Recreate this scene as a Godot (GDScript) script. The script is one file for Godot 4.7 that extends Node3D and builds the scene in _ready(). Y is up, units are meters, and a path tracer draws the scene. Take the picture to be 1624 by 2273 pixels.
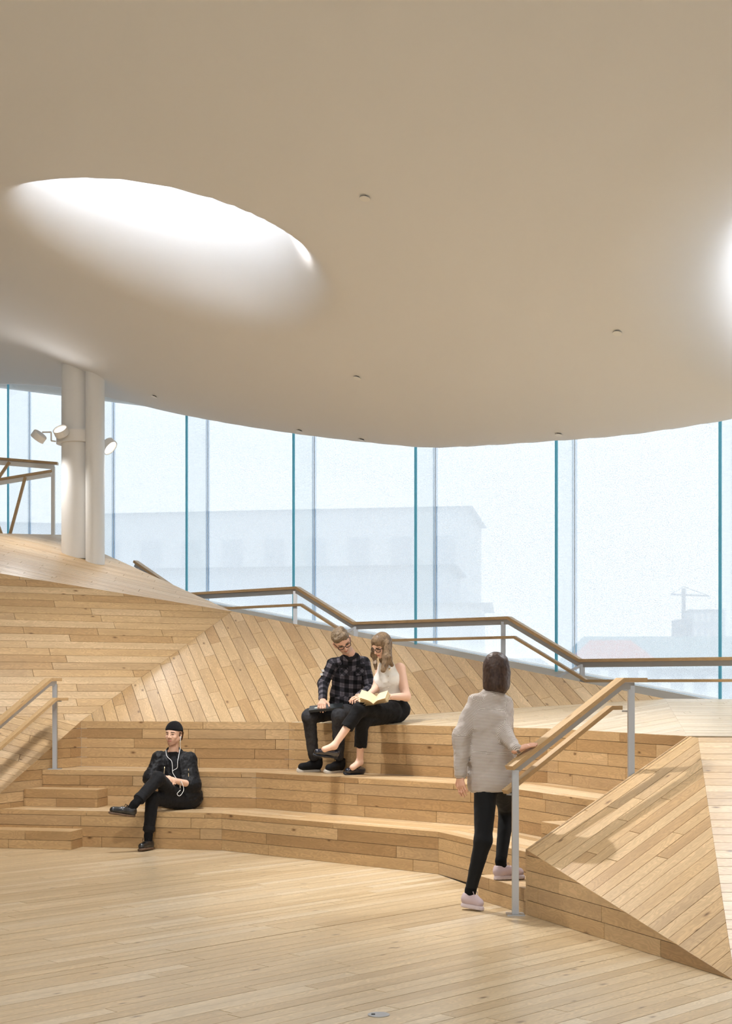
extends Node3D
# A timber amphitheatre by a fritted glass facade, under a white undulating ceiling with round skylights.
# Plan coordinates: x to the right, d away from the hall towards the facade (world z = -d), h up.

const ROW := 0.101
const FN := Vector3(0.611, 0.0, 0.792)   # facade: direction out of the hall (x, 0, d)
const FT := Vector3(0.792, 0.0, -0.611)  # facade: direction along it, to the right
const HT := [0.0, 0.351, 0.706, 1.188]   # heights of the seating tiers

var rng := RandomNumberGenerator.new()
var used := {}
var M := {}
var wood := []
var noise := FastNoiseLite.new()

func V(x: float, h: float, d: float) -> Vector3:
	return Vector3(x, h, -d)

func fac(u: float, q: float, h: float) -> Vector3:
	return Vector3(FN.x * q + FT.x * u, h, -(FN.z * q + FT.z * u))

func _ready() -> void:
	rng.seed = 7
	noise.seed = 11
	noise.frequency = 1.0
	setup_view()
	materials()
	hall()
	ceiling()
	facade()
	amphitheatre()
	rails()
	columns_and_lamps()
	outside()
	small_things()
	people()

# ------------------------------------------------------------------ camera, sky, light
func setup_view() -> void:
	var cam := Camera3D.new()
	cam.name = "camera"
	cam.projection = Camera3D.PROJECTION_FRUSTUM
	cam.near = 0.1
	cam.far = 2000.0
	cam.size = 0.1 * 2273.0 / 3080.0
	cam.frustum_offset = Vector2(0.0, 0.1 * (1525.0 - 1136.5) / 3080.0)
	cam.position = Vector3(0, 1.55, 0)
	add_child(cam)
	cam.current = true
	var e := Environment.new()
	e.background_mode = Environment.BG_SKY
	var sky := Sky.new()
	var sm := ProceduralSkyMaterial.new()
	sm.sky_top_color = Color(0.93, 0.965, 0.985)
	sm.sky_horizon_color = Color(0.95, 0.975, 0.985)
	sm.ground_horizon_color = Color(0.9, 0.93, 0.96)
	sm.ground_bottom_color = Color(0.6, 0.62, 0.64)
	sm.sky_energy_multiplier = 1.62
	sm.ground_energy_multiplier = 1.4
	sky.sky_material = sm
	e.sky = sky
	e.tonemap_mode = Environment.TONE_MAPPER_LINEAR
	e.tonemap_exposure = 0.82
	e.sdfgi_enabled = true
	e.ssao_enabled = true
	e.ssil_enabled = true
	var we := WorldEnvironment.new()
	we.name = "environment"
	we.environment = e
	add_child(we)

# ------------------------------------------------------------------ materials
func mat(albedo: Color, rough := 0.6, metal := 0.0, spec := 0.5) -> StandardMaterial3D:
	var m := StandardMaterial3D.new()
	m.albedo_color = albedo
	m.roughness = rough
	m.metallic = metal
	m.metallic_specular = spec
	return m

func rgb(r: float, g: float, b: float) -> Color:
	return Color(r / 255.0, g / 255.0, b / 255.0)

func wood_image(sd: int) -> ImageTexture:
	var n := FastNoiseLite.new()
	n.seed = sd
	n.frequency = 1.0
	n.fractal_octaves = 3
	var w := 1024
	var h := 512
	var im := Image.create(w, h, false, Image.FORMAT_RGB8)
	for y in h:
		var fy := y / 512.0
		for x in w:
			var fx := x / 1024.0
			var warp := n.get_noise_2d(fx * 5.0, fy * 7.0)
			var broad := n.get_noise_2d(fx * 2.2 + 40.0, fy * 9.0 + 3.0)
			var rings := sin((fy * 46.0 + warp * 7.0 + broad * 4.0) * 3.0)
			var fine := n.get_noise_2d(fx * 14.0 + 9.0, fy * 260.0)
			var v := 0.9 + 0.05 * broad + 0.042 * rings * (0.4 + 0.6 * clampf(broad + 0.5, 0.0, 1.0)) + 0.055 * fine
			v = clampf(v, 0.5, 1.0)
			im.set_pixel(x, y, Color(v, v * (0.955 + 0.045 * v), v * (0.87 + 0.13 * v)))
	# a few knots with the grain flowing round them
	var kr := RandomNumberGenerator.new()
	kr.seed = sd * 13 + 1
	for i in 4:
		var cx := kr.randi_range(40, 980)
		var cy := kr.randi_range(20, 490)
		var r := kr.randf_range(4.0, 8.0)
		for y in range(maxi(0, cy - 16), mini(h, cy + 17)):
			for x in range(maxi(0, cx - 34), mini(w, cx + 35)):
				var dx := (x - cx) / (r * 2.1)
				var dy := (y - cy) / r
				var q := dx * dx + dy * dy
				var f := exp(-q * 1.6) * 0.42
				if f > 0.01:
					var c := im.get_pixel(x, y)
					im.set_pixel(x, y, Color(c.r * (1.0 - f), c.g * (1.0 - f * 1.15), c.b * (1.0 - f * 1.3)))
	return ImageTexture.create_from_image(im)

func noise_image(w: int, fn: Callable) -> ImageTexture:
	var im := Image.create(w, w, false, Image.FORMAT_RGBA8)
	for y in w:
		for x in w:
			im.set_pixel(x, y, fn.call(x, y))
	return ImageTexture.create_from_image(im)

func materials() -> void:
	var ta := wood_image(3)
	var tb := wood_image(8)
	# cladding oak 0-7, paler floor oak 8-13
	var tones := [[215, 182, 137], [206, 172, 126], [219, 188, 146], [194, 158, 112], [211, 176, 129], [200, 168, 126], [224, 196, 157], [184, 148, 104], [219, 195, 158], [212, 187, 149], [223, 201, 167], [205, 179, 140], [215, 190, 152], [226, 206, 175]]
	for i in tones.size():
		var m := mat(rgb(tones[i][0], tones[i][1], tones[i][2]), 0.38 if i < 8 else 0.28, 0.0, 0.5)
		m.albedo_texture = ta if i % 2 == 0 else tb
		m.resource_name = "oak"
		wood.append(m)
	M.backing = mat(rgb(120, 88, 56), 0.9)
	M.subfloor = mat(rgb(214, 188, 152), 0.6)
	M.plaster = mat(rgb(233, 234, 236), 0.85)
	M.wall = mat(rgb(232, 229, 224), 0.85)
	M.white = mat(rgb(238, 238, 236), 0.45)
	M.white_metal = mat(rgb(236, 234, 230), 0.4)
	M.steel = mat(rgb(182, 183, 185), 0.34, 0.6)
	M.dark = mat(rgb(30, 30, 32), 0.5)
	M.grille = mat(rgb(190, 208, 224), 0.4)
	M.fin_edge = mat(rgb(140, 206, 220), 0.3)
	M.fin = mat(Color(0.8, 0.92, 0.95, 0.06), 0.08)
	M.fin.transparency = BaseMaterial3D.TRANSPARENCY_ALPHA
	M.fin_edge.backlight_enabled = true
	M.fin_edge.backlight = rgb(150, 225, 240)
	M.seam = mat(Color(0.62, 0.76, 0.88, 0.5), 0.35)
	M.seam.transparency = BaseMaterial3D.TRANSPARENCY_ALPHA
	M.glass = mat(Color(0.95, 0.97, 1.0, 0.05), 0.05)
	M.glass.transparency = BaseMaterial3D.TRANSPARENCY_ALPHA
	M.glow = mat(rgb(255, 250, 240), 0.5)
	M.glow.emission_enabled = true
	M.glow.emission = Color(1.0, 0.96, 0.9)
	M.glow.emission_energy_multiplier = 2.0
	M.lens_lit = mat(rgb(255, 252, 245), 0.4)
	M.lens_lit.emission_enabled = true
	M.lens_lit.emission = Color(1.0, 0.98, 0.94)
	M.lens_lit.emission_energy_multiplier = 1.5
	M.concrete = mat(rgb(190, 190, 190), 0.9)
	# frit: fine random print of white enamel on the panes
	var fr := RandomNumberGenerator.new()
	fr.seed = 5
	var fn := FastNoiseLite.new()
	fn.seed = 21
	fn.frequency = 0.3
	var fim := noise_image(512, func(x, y):
		var v := fn.get_noise_2d(x, y) * 1.1 + fr.randf_range(-0.6, 0.6)
		return Color(1, 1, 1, clampf(0.85 + v * 0.32, 0.3, 1.0)))
	M.frit = mat(Color(0.97, 0.985, 1.0, 1.0), 0.4)
	M.frit.albedo_texture = fim
	M.frit.transparency = BaseMaterial3D.TRANSPARENCY_ALPHA
	M.frit.backlight_enabled = true
	M.frit.backlight = Color(1, 1, 1)

# ------------------------------------------------------------------ mesh helpers
class MB:
	var v := PackedVector3Array()
	var n := PackedVector3Array()
	var t := PackedVector2Array()
	var c := PackedColorArray()
	var i := PackedInt32Array()
	func tri(a: Vector3, b: Vector3, d: Vector3, nrm: Vector3, ua := Vector2.ZERO, ub := Vector2.ZERO, ud := Vector2.ZERO) -> void:
		var k := v.size()
		var flip := (b - a).cross(d - a).dot(nrm) > 0.0
		v.append(a); n.append(nrm); t.append(ua)
		if flip:
			v.append(d); n.append(nrm); t.append(ud)
			v.append(b); n.append(nrm); t.append(ub)
		else:
			v.append(b); n.append(nrm); t.append(ub)
			v.append(d); n.append(nrm); t.append(ud)
		i.append(k); i.append(k + 1); i.append(k + 2)
	func quad(a: Vector3, b: Vector3, d: Vector3, e: Vector3, hint: Vector3, uva := Vector2.ZERO, uvb := Vector2.ZERO, uvd := Vector2.ZERO, uve := Vector2.ZERO) -> void:
		var nrm := (b - a).cross(d - a)
		if nrm.length() < 1e-9:
			nrm = (d - a).cross(e - a)
		nrm = nrm.normalized()
		if nrm.dot(hint) < 0.0:
			nrm = -nrm
		tri(a, b, d, nrm, uva, uvb, uvd)
		tri(a, d, e, nrm, uva, uvd, uve)
	func mesh(m: Material) -> ArrayMesh:
		var arr := []
		arr.resize(Mesh.ARRAY_MAX)
		arr[Mesh.ARRAY_VERTEX] = v
		arr[Mesh.ARRAY_NORMAL] = n
		if t.size() == v.size():
			arr[Mesh.ARRAY_TEX_UV] = t
		if c.size() == v.size():
			arr[Mesh.ARRAY_COLOR] = c
		arr[Mesh.ARRAY_INDEX] = i
		var am := ArrayMesh.new()
		am.add_surface_from_arrays(Mesh.PRIMITIVE_TRIANGLES, arr)
		am.surface_set_material(0, m)
		return am
	# oriented box: centre, half axes
	func box(o: Vector3, x: Vector3, y: Vector3, z: Vector3) -> void:
		for s in [-1.0, 1.0]:
			quad(o + x * s - y - z, o + x * s + y - z, o + x * s + y + z, o + x * s - y + z, x * s, Vector2(0, 0), Vector2(y.length() * 2.0, 0), Vector2(y.length() * 2.0, z.length() * 2.0), Vector2(0, z.length() * 2.0))
			quad(o + y * s - x - z, o + y * s + x - z, o + y * s + x + z, o + y * s - x + z, y * s, Vector2(0, 0), Vector2(x.length() * 2.0, 0), Vector2(x.length() * 2.0, z.length() * 2.0), Vector2(0, z.length() * 2.0))
			quad(o + z * s - x - y, o + z * s + x - y, o + z * s + x + y, o + z * s - x + y, z * s, Vector2(0, 0), Vector2(x.length() * 2.0, 0), Vector2(x.length() * 2.0, y.length() * 2.0), Vector2(0, y.length() * 2.0))
	func bar(a: Vector3, b: Vector3, wide: float, high: float, up := Vector3.UP) -> void:
		var d := (b - a)
		var s := d.cross(up).normalized()
		var w := s.cross(d.normalized()).normalized()
		box((a + b) * 0.5, d * 0.5, s * wide * 0.5, w * high * 0.5)
	# swept rectangle with mitred corners; every section stands upright
	func sweep(pts: Array, wide: float, high: float) -> void:
		var rings := []
		for k in pts.size():
			var din: Vector3 = (pts[k] - pts[k - 1]).normalized() if k > 0 else (pts[1] - pts[0]).normalized()
			var dout: Vector3 = (pts[k + 1] - pts[k]).normalized() if k < pts.size() - 1 else din
			var m := (din + dout).normalized()
			var s := m.cross(Vector3.UP).normalized()
			var w := s.cross(m).normalized() / maxf(0.5, m.dot(din))
			rings.append([pts[k] - s * wide * 0.5 - w * high * 0.5, pts[k] + s * wide * 0.5 - w * high * 0.5, pts[k] + s * wide * 0.5 + w * high * 0.5, pts[k] - s * wide * 0.5 + w * high * 0.5])
		var run := 0.0
		for k in pts.size() - 1:
			var len: float = (pts[k + 1] - pts[k]).length()
			var mid: Vector3 = (pts[k] + pts[k + 1]) * 0.5
			for e in 4:
				var f := (e + 1) % 4
				var a: Vector3 = rings[k][e]
				var b: Vector3 = rings[k][f]
				var d: Vector3 = rings[k + 1][f]
				var g: Vector3 = rings[k + 1][e]
				var across := (b - a).length()
				quad(a, b, d, g, (a + b + d + g) * 0.25 - mid, Vector2(run / 2.0, e * 0.23), Vector2(run / 2.0, e * 0.23 + across * 2.0), Vector2((run + len) / 2.0, e * 0.23 + across * 2.0), Vector2((run + len) / 2.0, e * 0.23))
			run += len
		quad(rings[0][0], rings[0][1], rings[0][2], rings[0][3], pts[0] - pts[1])
		var z := pts.size() - 1
		quad(rings[z][0], rings[z][1], rings[z][2], rings[z][3], pts[z] - pts[z - 1])
	# lathe round an axis: profile of (radius, height)
	func lathe(o: Vector3, axis: Vector3, prof: Array, seg := 24, smooth := true) -> void:
		axis = axis.normalized()
		var x := axis.cross(Vector3.RIGHT if absf(axis.x) < 0.9 else Vector3.UP).normalized()
		var y := axis.cross(x)
		for k in prof.size() - 1:
			var p: Vector2 = prof[k]
			var q: Vector2 = prof[k + 1]
			var slope := Vector2(q.y - p.y, -(q.x - p.x)).normalized()
			for s in seg:
				var a0 := TAU * s / seg
				var a1 := TAU * (s + 1) / seg
				var r0 := x * cos(a0) + y * sin(a0)
				var r1 := x * cos(a1) + y * sin(a1)
				var n0 := r0 * slope.x + axis * slope.y
				var n1 := r1 * slope.x + axis * slope.y
				var a := o + r0 * p.x + axis * p.y
				var b := o + r1 * p.x + axis * p.y
				var d := o + r1 * q.x + axis * q.y
				var e := o + r0 * q.x + axis * q.y
				var base := v.size()
				var hint := (n0 + n1) * 0.5
				if p.x > 1e-6:
					tri(a, b, d, hint)
				if q.x > 1e-6:
					tri(a, d, e, hint)
				if smooth:
					for w in range(base, v.size()):
						var rel := v[w] - o
						var rad := rel - axis * rel.dot(axis)
						if rad.length() > 1e-6:
							n[w] = (rad.normalized() * slope.x + axis * slope.y).normalized()
	func tube(pts: Array, r: float, seg := 8) -> void:
		for k in pts.size() - 1:
			var d: Vector3 = pts[k + 1] - pts[k]
			if d.length() > 1e-6:
				lathe(pts[k], d, [Vector2(0, -r * 0.4), Vector2(r, 0), Vector2(r, d.length()), Vector2(0, d.length() + r * 0.4)], seg)

func obj(called: String, m: ArrayMesh, parent: Node = self, at := Vector3.ZERO) -> MeshInstance3D:
	var o := MeshInstance3D.new()
	o.name = numbered(called) if parent == self else called
	o.mesh = m
	o.position = at
	parent.add_child(o, true)
	return o

func numbered(called: String) -> String:
	var k: int = used.get(called, 0)
	used[called] = k + 1
	return called if k == 0 else "%s_%03d" % [called, k]

func tag(o: Node, label: String, category: String, group := "") -> Node:
	o.set_meta("label", label)
	o.set_meta("category", category)
	if group:
		o.set_meta("group", group)
	return o

func thing(called: String, label: String, category: String, at := Vector3.ZERO, group := "") -> Node3D:
	var o := Node3D.new()
	o.name = numbered(called)
	o.position = at
	add_child(o)
	tag(o, label, category, group)
	return o

func structure(called: String, at := Vector3.ZERO) -> Node3D:
	var o := Node3D.new()
	o.name = numbered(called)
	o.position = at
	add_child(o)
	o.set_meta("kind", "structure")
	return o

func struct_mesh(called: String, m: ArrayMesh, label := "") -> MeshInstance3D:
	var o := obj(called, m)
	o.set_meta("kind", "structure")
	if label:
		o.set_meta("label", label)
	return o

# ------------------------------------------------------------------ planks
func clip_half(poly: PackedVector2Array, n: Vector2, lim: float) -> PackedVector2Array:
	var out := PackedVector2Array()
	var c := poly.size()
	for k in c:
		var a := poly[k]
		var b := poly[(k + 1) % c]
		var da := a.dot(n) - lim
		var db := b.dot(n) - lim
		if da <= 0.0:
			out.append(a)
		if (da < 0.0 and db > 0.0) or (da > 0.0 and db < 0.0):
			out.append(a + (b - a) * (da / (da - db)))
	return out

func area2(p: PackedVector2Array) -> float:
	var s := 0.0
	for k in p.size():
		s += p[k].cross(p[(k + 1) % p.size()])
	return absf(s) * 0.5

# Lays boards over a convex planar outline. rows: heights of the rows across the boards (the last repeats).
func planks(parent: Node, outline: Array, nrm: Vector3, along: Vector3, rows: Array, lmin: float, lmax: float, called := "plank", thick := 0.022, gap := 0.0035, tones: Array = []) -> void:
	nrm = (outline[1] - outline[0]).cross(outline[2] - outline[0]).normalized() * signf((outline[1] - outline[0]).cross(outline[2] - outline[0]).dot(nrm))
	var u := (along - nrm * along.dot(nrm)).normalized()
	var w := nrm.cross(u)
	var o: Vector3 = outline[0]
	var poly := PackedVector2Array()
	for p in outline:
		poly.append(Vector2((p - o).dot(u), (p - o).dot(w)))
	var lo := INF
	var hi := -INF
	for p in poly:
		lo = minf(lo, p.y)
		hi = maxf(hi, p.y)
	var y := lo
	var r := 0
	while y < hi - 0.004:
		var wid: float = rows[mini(r, rows.size() - 1)]
		r += 1
		var strip := clip_half(clip_half(poly, Vector2(0, 1), y + wid - gap * 0.5), Vector2(0, -1), -(y + gap * 0.5))
		y += wid
		if strip.size() < 3:
			continue
		var ul := INF
		var uh := -INF
		for p in strip:
			ul = minf(ul, p.x)
			uh = maxf(uh, p.x)
		var x := ul - rng.randf() * lmin
		while x < uh:
			var len := rng.randf_range(lmin, lmax)
			if uh - (x + len) < lmin * 0.25:
				len = uh - x + 0.01
			var piece := clip_half(clip_half(strip, Vector2(1, 0), x + len - gap * 0.5), Vector2(-1, 0), -(x + gap * 0.5))
			x += len
			if piece.size() < 3 or area2(piece) < 0.0006:
				continue
			board(parent, piece, o, u, w, nrm, thick, called, y, tones)

func board(parent: Node, piece: PackedVector2Array, o: Vector3, u: Vector3, w: Vector3, nrm: Vector3, thick: float, called: String, yrow: float, tones: Array) -> void:
	var mb := MB.new()
	var mid := Vector2.ZERO
	for p in piece:
		mid += p
	mid /= piece.size()
	var uo := rng.randf()
	var vo := rng.randf()
	var lift := rng.randf_range(-0.0006, 0.0006)
	var ch := 0.0016
	var top := []
	var sh := []
	var bot := []
	var uv := []
	for p in piece:
		var rel := p - mid
		var inw := rel * maxf(0.0, 1.0 - ch / maxf(0.004, rel.length()))
		top.append(u * inw.x + w * inw.y + nrm * lift)
		sh.append(u * rel.x + w * rel.y + nrm * (lift - ch))
		bot.append(u * rel.x + w * rel.y - nrm * thick)
		uv.append(Vector2(rel.x / 2.0 + uo, rel.y / 1.0 + vo))
	var c := piece.size()
	for k in range(1, c - 1):
		mb.tri(top[0], top[k], top[k + 1], nrm, uv[0], uv[k], uv[k + 1])
	for k in c:
		var f := (k + 1) % c
		var out: Vector3 = sh[k] + sh[f]
		out -= nrm * out.dot(nrm)
		mb.quad(top[k], top[f], sh[f], sh[k], out + nrm * 0.01, uv[k], uv[f], uv[f], uv[k])
		mb.quad(sh[k], sh[f], bot[f], bot[k], out, uv[k], uv[f], uv[f], uv[k])
	var m: Material = wood[rng.randi() % 7] if tones.is_empty() else wood[tones[rng.randi() % tones.size()]]
	var pos := o + u * mid.x + w * mid.y
	if parent is Node3D and parent != self:
		pos -= (parent as Node3D).position
	obj(called, mb.mesh(m), parent, pos)

# flat slab under an outline, from -t0 to -t1 along the normal
func slab(mb: MB, outline: Array, nrm: Vector3, t0: float, t1: float, shift := Vector3.ZERO) -> void:
	nrm = nrm.normalized()
	var c := outline.size()
	var top := []
	var bot := []
	for p in outline:
		top.append(p - nrm * t0 - shift)
		bot.append(p - nrm * t1 - shift)
	var mid := Vector3.ZERO
	for p in top:
		mid += p / c
	for k in range(1, c - 1):
		mb.tri(top[0], top[k], top[k + 1], nrm)
		mb.tri(bot[0], bot[k], bot[k + 1], -nrm)
	for k in c:
		var f := (k + 1) % c
		mb.quad(top[k], top[f], bot[f], bot[k], (top[k] + top[f]) * 0.5 - mid)

func face_normal(p: Array, hint: Vector3) -> Vector3:
	var n: Vector3 = (p[1] - p[0]).cross(p[2] - p[0]).normalized()
	return n if n.dot(hint) > 0.0 else -n

# a plank-clad face with its backing
func clad(parent: Node3D, outline: Array, hint: Vector3, along: Vector3, rows: Array, lmin: float, lmax: float, called := "plank", tones: Array = [], backing := true) -> void:
	var n := face_normal(outline, hint)
	planks(parent, outline, n, along, rows, lmin, lmax, called, 0.022, 0.0035, tones)
	if backing:
		var mb := MB.new()
		var mid := Vector3.ZERO
		for p in outline:
			mid += p / outline.size()
		var inner := []
		for p in outline:
			inner.append(p + (mid - p).normalized() * minf(0.06, (mid - p).length() * 0.4))
		slab(mb, inner, n, 0.0215, 0.05, parent.position)
		obj("backing", mb.mesh(M.backing), parent)

# ------------------------------------------------------------------ hall
func hall() -> void:
	var f := structure("floor")
	f.set_meta("label", "pale oak plank floor of the amphitheatre")
	var outline := [V(-4.6, 0, 5.4), V(-4.6, 0, 13.85), V(-1.367, 0, 13.162), V(0.599, 0, 11.49), V(1.944, 0, 7.319), V(2.6, 0, 5.4)]
	# a movement joint parts the floor in two along the boards
	var flat := PackedVector2Array()
	for p in outline:
		flat.append(Vector2(p.x, -p.z))
	var across := Vector2(-0.707, 0.707)
	for half in [clip_half(flat, across, 6.522), clip_half(flat, -across, -6.530)]:
		var part := []
		for p in half:
			part.append(V(p.x, 0, p.y))
		planks(f, part, Vector3.UP, V(0.707, 0, 0.707), [ROW], 1.2, 2.6, "plank", 0.02, 0.003, [8, 9, 10, 11, 12, 13, 8, 9])
	var mb := MB.new()
	slab(mb, [V(-12, 0, -9), V(-12, 0, 24), V(12, 0, 12), V(12, 0, -9)], Vector3.UP, 0.02, 0.3)
	obj("subfloor", mb.mesh(M.subfloor), f)
	# walls outside the frame close the hall
	var wl := MB.new()
	wl.box(V(-9.2, 4.0, 8.0), Vector3(0.15, 0, 0), Vector3(0, 4.6, 0), Vector3(0, 0, 18.5))
	struct_mesh("wall_left", wl.mesh(M.wall))
	var wr := MB.new()
	wr.box(V(11.2, 4.0, 0.5), Vector3(0.15, 0, 0), Vector3(0, 4.6, 0), Vector3(0, 0, 10.6))
	struct_mesh("wall_right", wr.mesh(M.wall))
	# unseen far end behind the viewpoint: piers between tall panes placed to light the risers
	var wb := MB.new()
	wb.box(V(1.0, 0.35, -9.2), Vector3(10.2, 0, 0), Vector3(0, 0.45, 0), Vector3(0, 0, 0.15))
	wb.box(V(1.0, 6.6, -9.2), Vector3(10.2, 0, 0), Vector3(0, 2.0, 0), Vector3(0, 0, 0.15))
	for k in 8:
		wb.box(V(-9.1 + k * 2.886, 2.7, -9.2), Vector3(0.12, 0, 0), Vector3(0, 1.95, 0), Vector3(0, 0, 0.15))
	struct_mesh("wall_front", wb.mesh(M.wall))
	for k in 7:
		var g := MB.new()
		g.box(Vector3.ZERO, Vector3(1.3, 0, 0), Vector3(0, 1.9, 0), Vector3(0, 0, 0.01))
		var o := struct_mesh("window_%d" % (20 + k), g.mesh(M.glass))  # unseen pane, lets frontal daylight onto the risers
		o.position = V(-7.66 + k * 2.886, 2.7, -9.2)

# ------------------------------------------------------------------ ceiling
const EDGE := [[-30.0, 7.6], [-22.0, 7.3], [-19.0, 6.83], [-16.76, 6.18], [-15.35, 5.78], [-14.49, 5.54], [-12.92, 5.09], [-11.08, 4.65], [-9.24, 4.29], [-8.69, 4.23], [-7.4, 4.16], [-6.53, 4.13], [-5.44, 4.16], [-4.66, 4.24], [-3.0, 4.5], [0.0, 5.2], [6.0, 5.8], [20.0, 6.0]]
# skylight wells: x, d, outer radius of the flare, radius of the throat, height of the flare, height of the top, stretch of the far side
const COVERS := [[-0.007, 10.74], [2.22, 12.255], [-0.088, 14.225], [-2.662, 17.485], [-0.791, 16.575], [-0.047, 16.105], [2.007, 14.44]]
const WELLS := [[-1.76, 12.2, 1.5, 0.86, 1.1, 2.3, 0.38], [4.45, 11.75, 2.35, 1.0, 1.1, 2.1, -0.85], [-3.6, 5.2, 1.9, 1.1, 0.8, 1.8, 0.0], [1.2, 4.2, 1.9, 1.1, 0.8, 1.8, 0.0], [5.6, 3.6, 1.9, 1.1, 0.8, 1.8, 0.0], [-1.4, -1.2, 1.9, 1.1, 0.8, 1.8, 0.0], [4.0, -2.6, 1.9, 1.1, 0.8, 1.8, 0.0], [-5.4, -3.2, 1.9, 1.1, 0.8, 1.8, 0.0]]  # beyond the first pair, unseen wells placed over the hall for their light

func edge_height(u: float) -> float:
	var e := EDGE
	for k in e.size() - 1:
		if u <= e[k + 1][0]:
			var t: float = clampf((u - e[k][0]) / (e[k + 1][0] - e[k][0]), 0.0, 1.0)
			# Catmull-Rom through the neighbours
			var p1: float = e[k][1]
			var p2: float = e[k + 1][1]
			var m1: float = 0.0 if k == 0 else (p2 - e[k - 1][1]) / (e[k + 1][0] - e[k - 1][0]) * (e[k + 1][0] - e[k][0])
			var m2: float = 0.0 if k + 2 >= e.size() else (e[k + 2][1] - p1) / (e[k + 2][0] - e[k][0]) * (e[k + 1][0] - e[k][0])
			var t2 := t * t
			var t3 := t2 * t
			return (2 * t3 - 3 * t2 + 1) * p1 + (t3 - 2 * t2 + t) * m1 + (-2 * t3 + 3 * t2) * p2 + (t3 - t2) * m2
	return e[e.size() - 1][1]

func ceiling_height(x: float, d: float) -> float:
	var q := FN.x * x + FN.z * d
	var u := FT.x * x + FT.z * d
	var he := edge_height(u)
	var r := 12.9 - q
	if r >= 0.0:
		var top := 6.9 + 0.25 * sin(x * 0.5 + 1.0) * sin(d * 0.4)
		var rise := 2.6 * (1.0 - exp(-r / 6.0)) * r / (r + 0.5)
		var h := he + rise
		return h if h < top - 1.0 else top - 1.0 + (h - top + 1.0) / (1.0 + (h - top + 1.0))
	var s := -r
	return he + 0.55 * (1.0 - exp(-s * s / 0.045)) + s * 0.3

func ceiling() -> void:
	# a fine grid; each point inside a well is carried up the flare and the throat
	var xs := []
	var x := -9.1
	while x < 11.2:
		xs.append(x)
		x += 0.075 if x > -6.0 and x < 5.2 else 0.25
	var ds := []
	var d := -9.1
	while d < 26.0:
		ds.append(d)
		d += 0.25 if d < 6.5 else (0.075 if d < 21.0 else 0.2)
	var nx := xs.size()
	var nd := ds.size()
	var pos := PackedVector3Array()
	pos.resize(nx * nd)
	var keep := PackedByteArray()
	keep.resize(nx * nd)
	for j in nd:
		for i in nx:
			var px: float = xs[i]
			var pd: float = ds[j]
			var q := FN.x * px + FN.z * pd
			var ok := 1
			if q > 15.05:
				ok = 0
			var hx := 0.0
			var ax := px
			var ad := pd
			for w in WELLS:
				var dx: float = px - w[0]
				var dd: float = pd - w[1]
				var r := sqrt(dx * dx + dd * dd)
				var ro: float = w[2] + w[6] * dd / maxf(r, 0.001)
				if r < ro:
					var t := (ro - r) / (ro - 0.3)
					if t > 1.0:
						ok = 0
						t = 1.0
					var rr: float
					if t < 0.62:
						var th := t / 0.62
						rr = w[3] + (ro - w[3]) * (1.0 - th) * (1.0 - 0.25 * th)
						hx = w[4] * pow(th, 1.75)
					else:
						rr = w[3]
						hx = w[4] + (w[5] + ceiling_height(w[0], w[1]) - ceiling_height(w[0] + dx / r * rr, w[1] + dd / r * rr) - w[4]) * (t - 0.62) / 0.38
					if r > 1e-5:
						ax = w[0] + dx / r * rr
						ad = w[1] + dd / r * rr
			pos[j * nx + i] = V(ax, ceiling_height(ax, ad) + hx, ad)
			keep[j * nx + i] = ok
	var idx := PackedInt32Array()
	var nrm := PackedVector3Array()
	nrm.resize(nx * nd)
	for j in nd - 1:
		for i in nx - 1:
			var a := j * nx + i
			var b := a + 1
			var c := a + nx
			var e := c + 1
			if keep[a] + keep[b] + keep[c] + keep[e] < 4:
				continue
			# seen from below: clockwise from underneath
			idx.append_array([a, b, c, b, e, c])
			var n1 := (pos[b] - pos[a]).cross(pos[c] - pos[a])
			var n2 := (pos[e] - pos[b]).cross(pos[c] - pos[b])
			nrm[a] += n1; nrm[b] += n1 + n2; nrm[c] += n1 + n2; nrm[e] += n2
	var turn := 1.0 if (pos[1] - pos[0]).cross(pos[nx] - pos[0]).y < 0.0 else -1.0
	for k in nrm.size():
		nrm[k] = nrm[k].normalized() * turn if nrm[k].length() > 0.0 else Vector3.DOWN
	# orientation: front faces run clockwise seen from below
	if (pos[1] - pos[0]).cross(pos[nx] - pos[0]).y < 0.0:
		for k in range(0, idx.size(), 3):
			var sw := idx[k + 1]
			idx[k + 1] = idx[k + 2]
			idx[k + 2] = sw
	var arr := []
	arr.resize(Mesh.ARRAY_MAX)
	arr[Mesh.ARRAY_VERTEX] = pos
	arr[Mesh.ARRAY_NORMAL] = nrm
	arr[Mesh.ARRAY_INDEX] = idx
	var am := ArrayMesh.new()
	am.add_surface_from_arrays(Mesh.PRIMITIVE_TRIANGLES, arr)
	am.surface_set_material(0, M.plaster)
	struct_mesh("ceiling", am, "white undulating plaster ceiling with round skylight wells")
	for w in WELLS:
		var top: float = ceiling_height(w[0], w[1]) + w[5] + 0.05
		var g := MB.new()
		g.lathe(Vector3.ZERO, Vector3.UP, [Vector2(0, 0), Vector2(w[3] + 0.15, 0), Vector2(w[3] + 0.15, 0.04), Vector2(0, 0.04)], 32)
		var o := struct_mesh("window_%d" % (40 + WELLS.find(w)), g.mesh(M.glass))
		o.position = V(w[0], top, w[1])
		var k := WELLS.find(w)
		if POWER[k] > 0.0:
			added_skylight_lamp(w, top, POWER[k])

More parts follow.
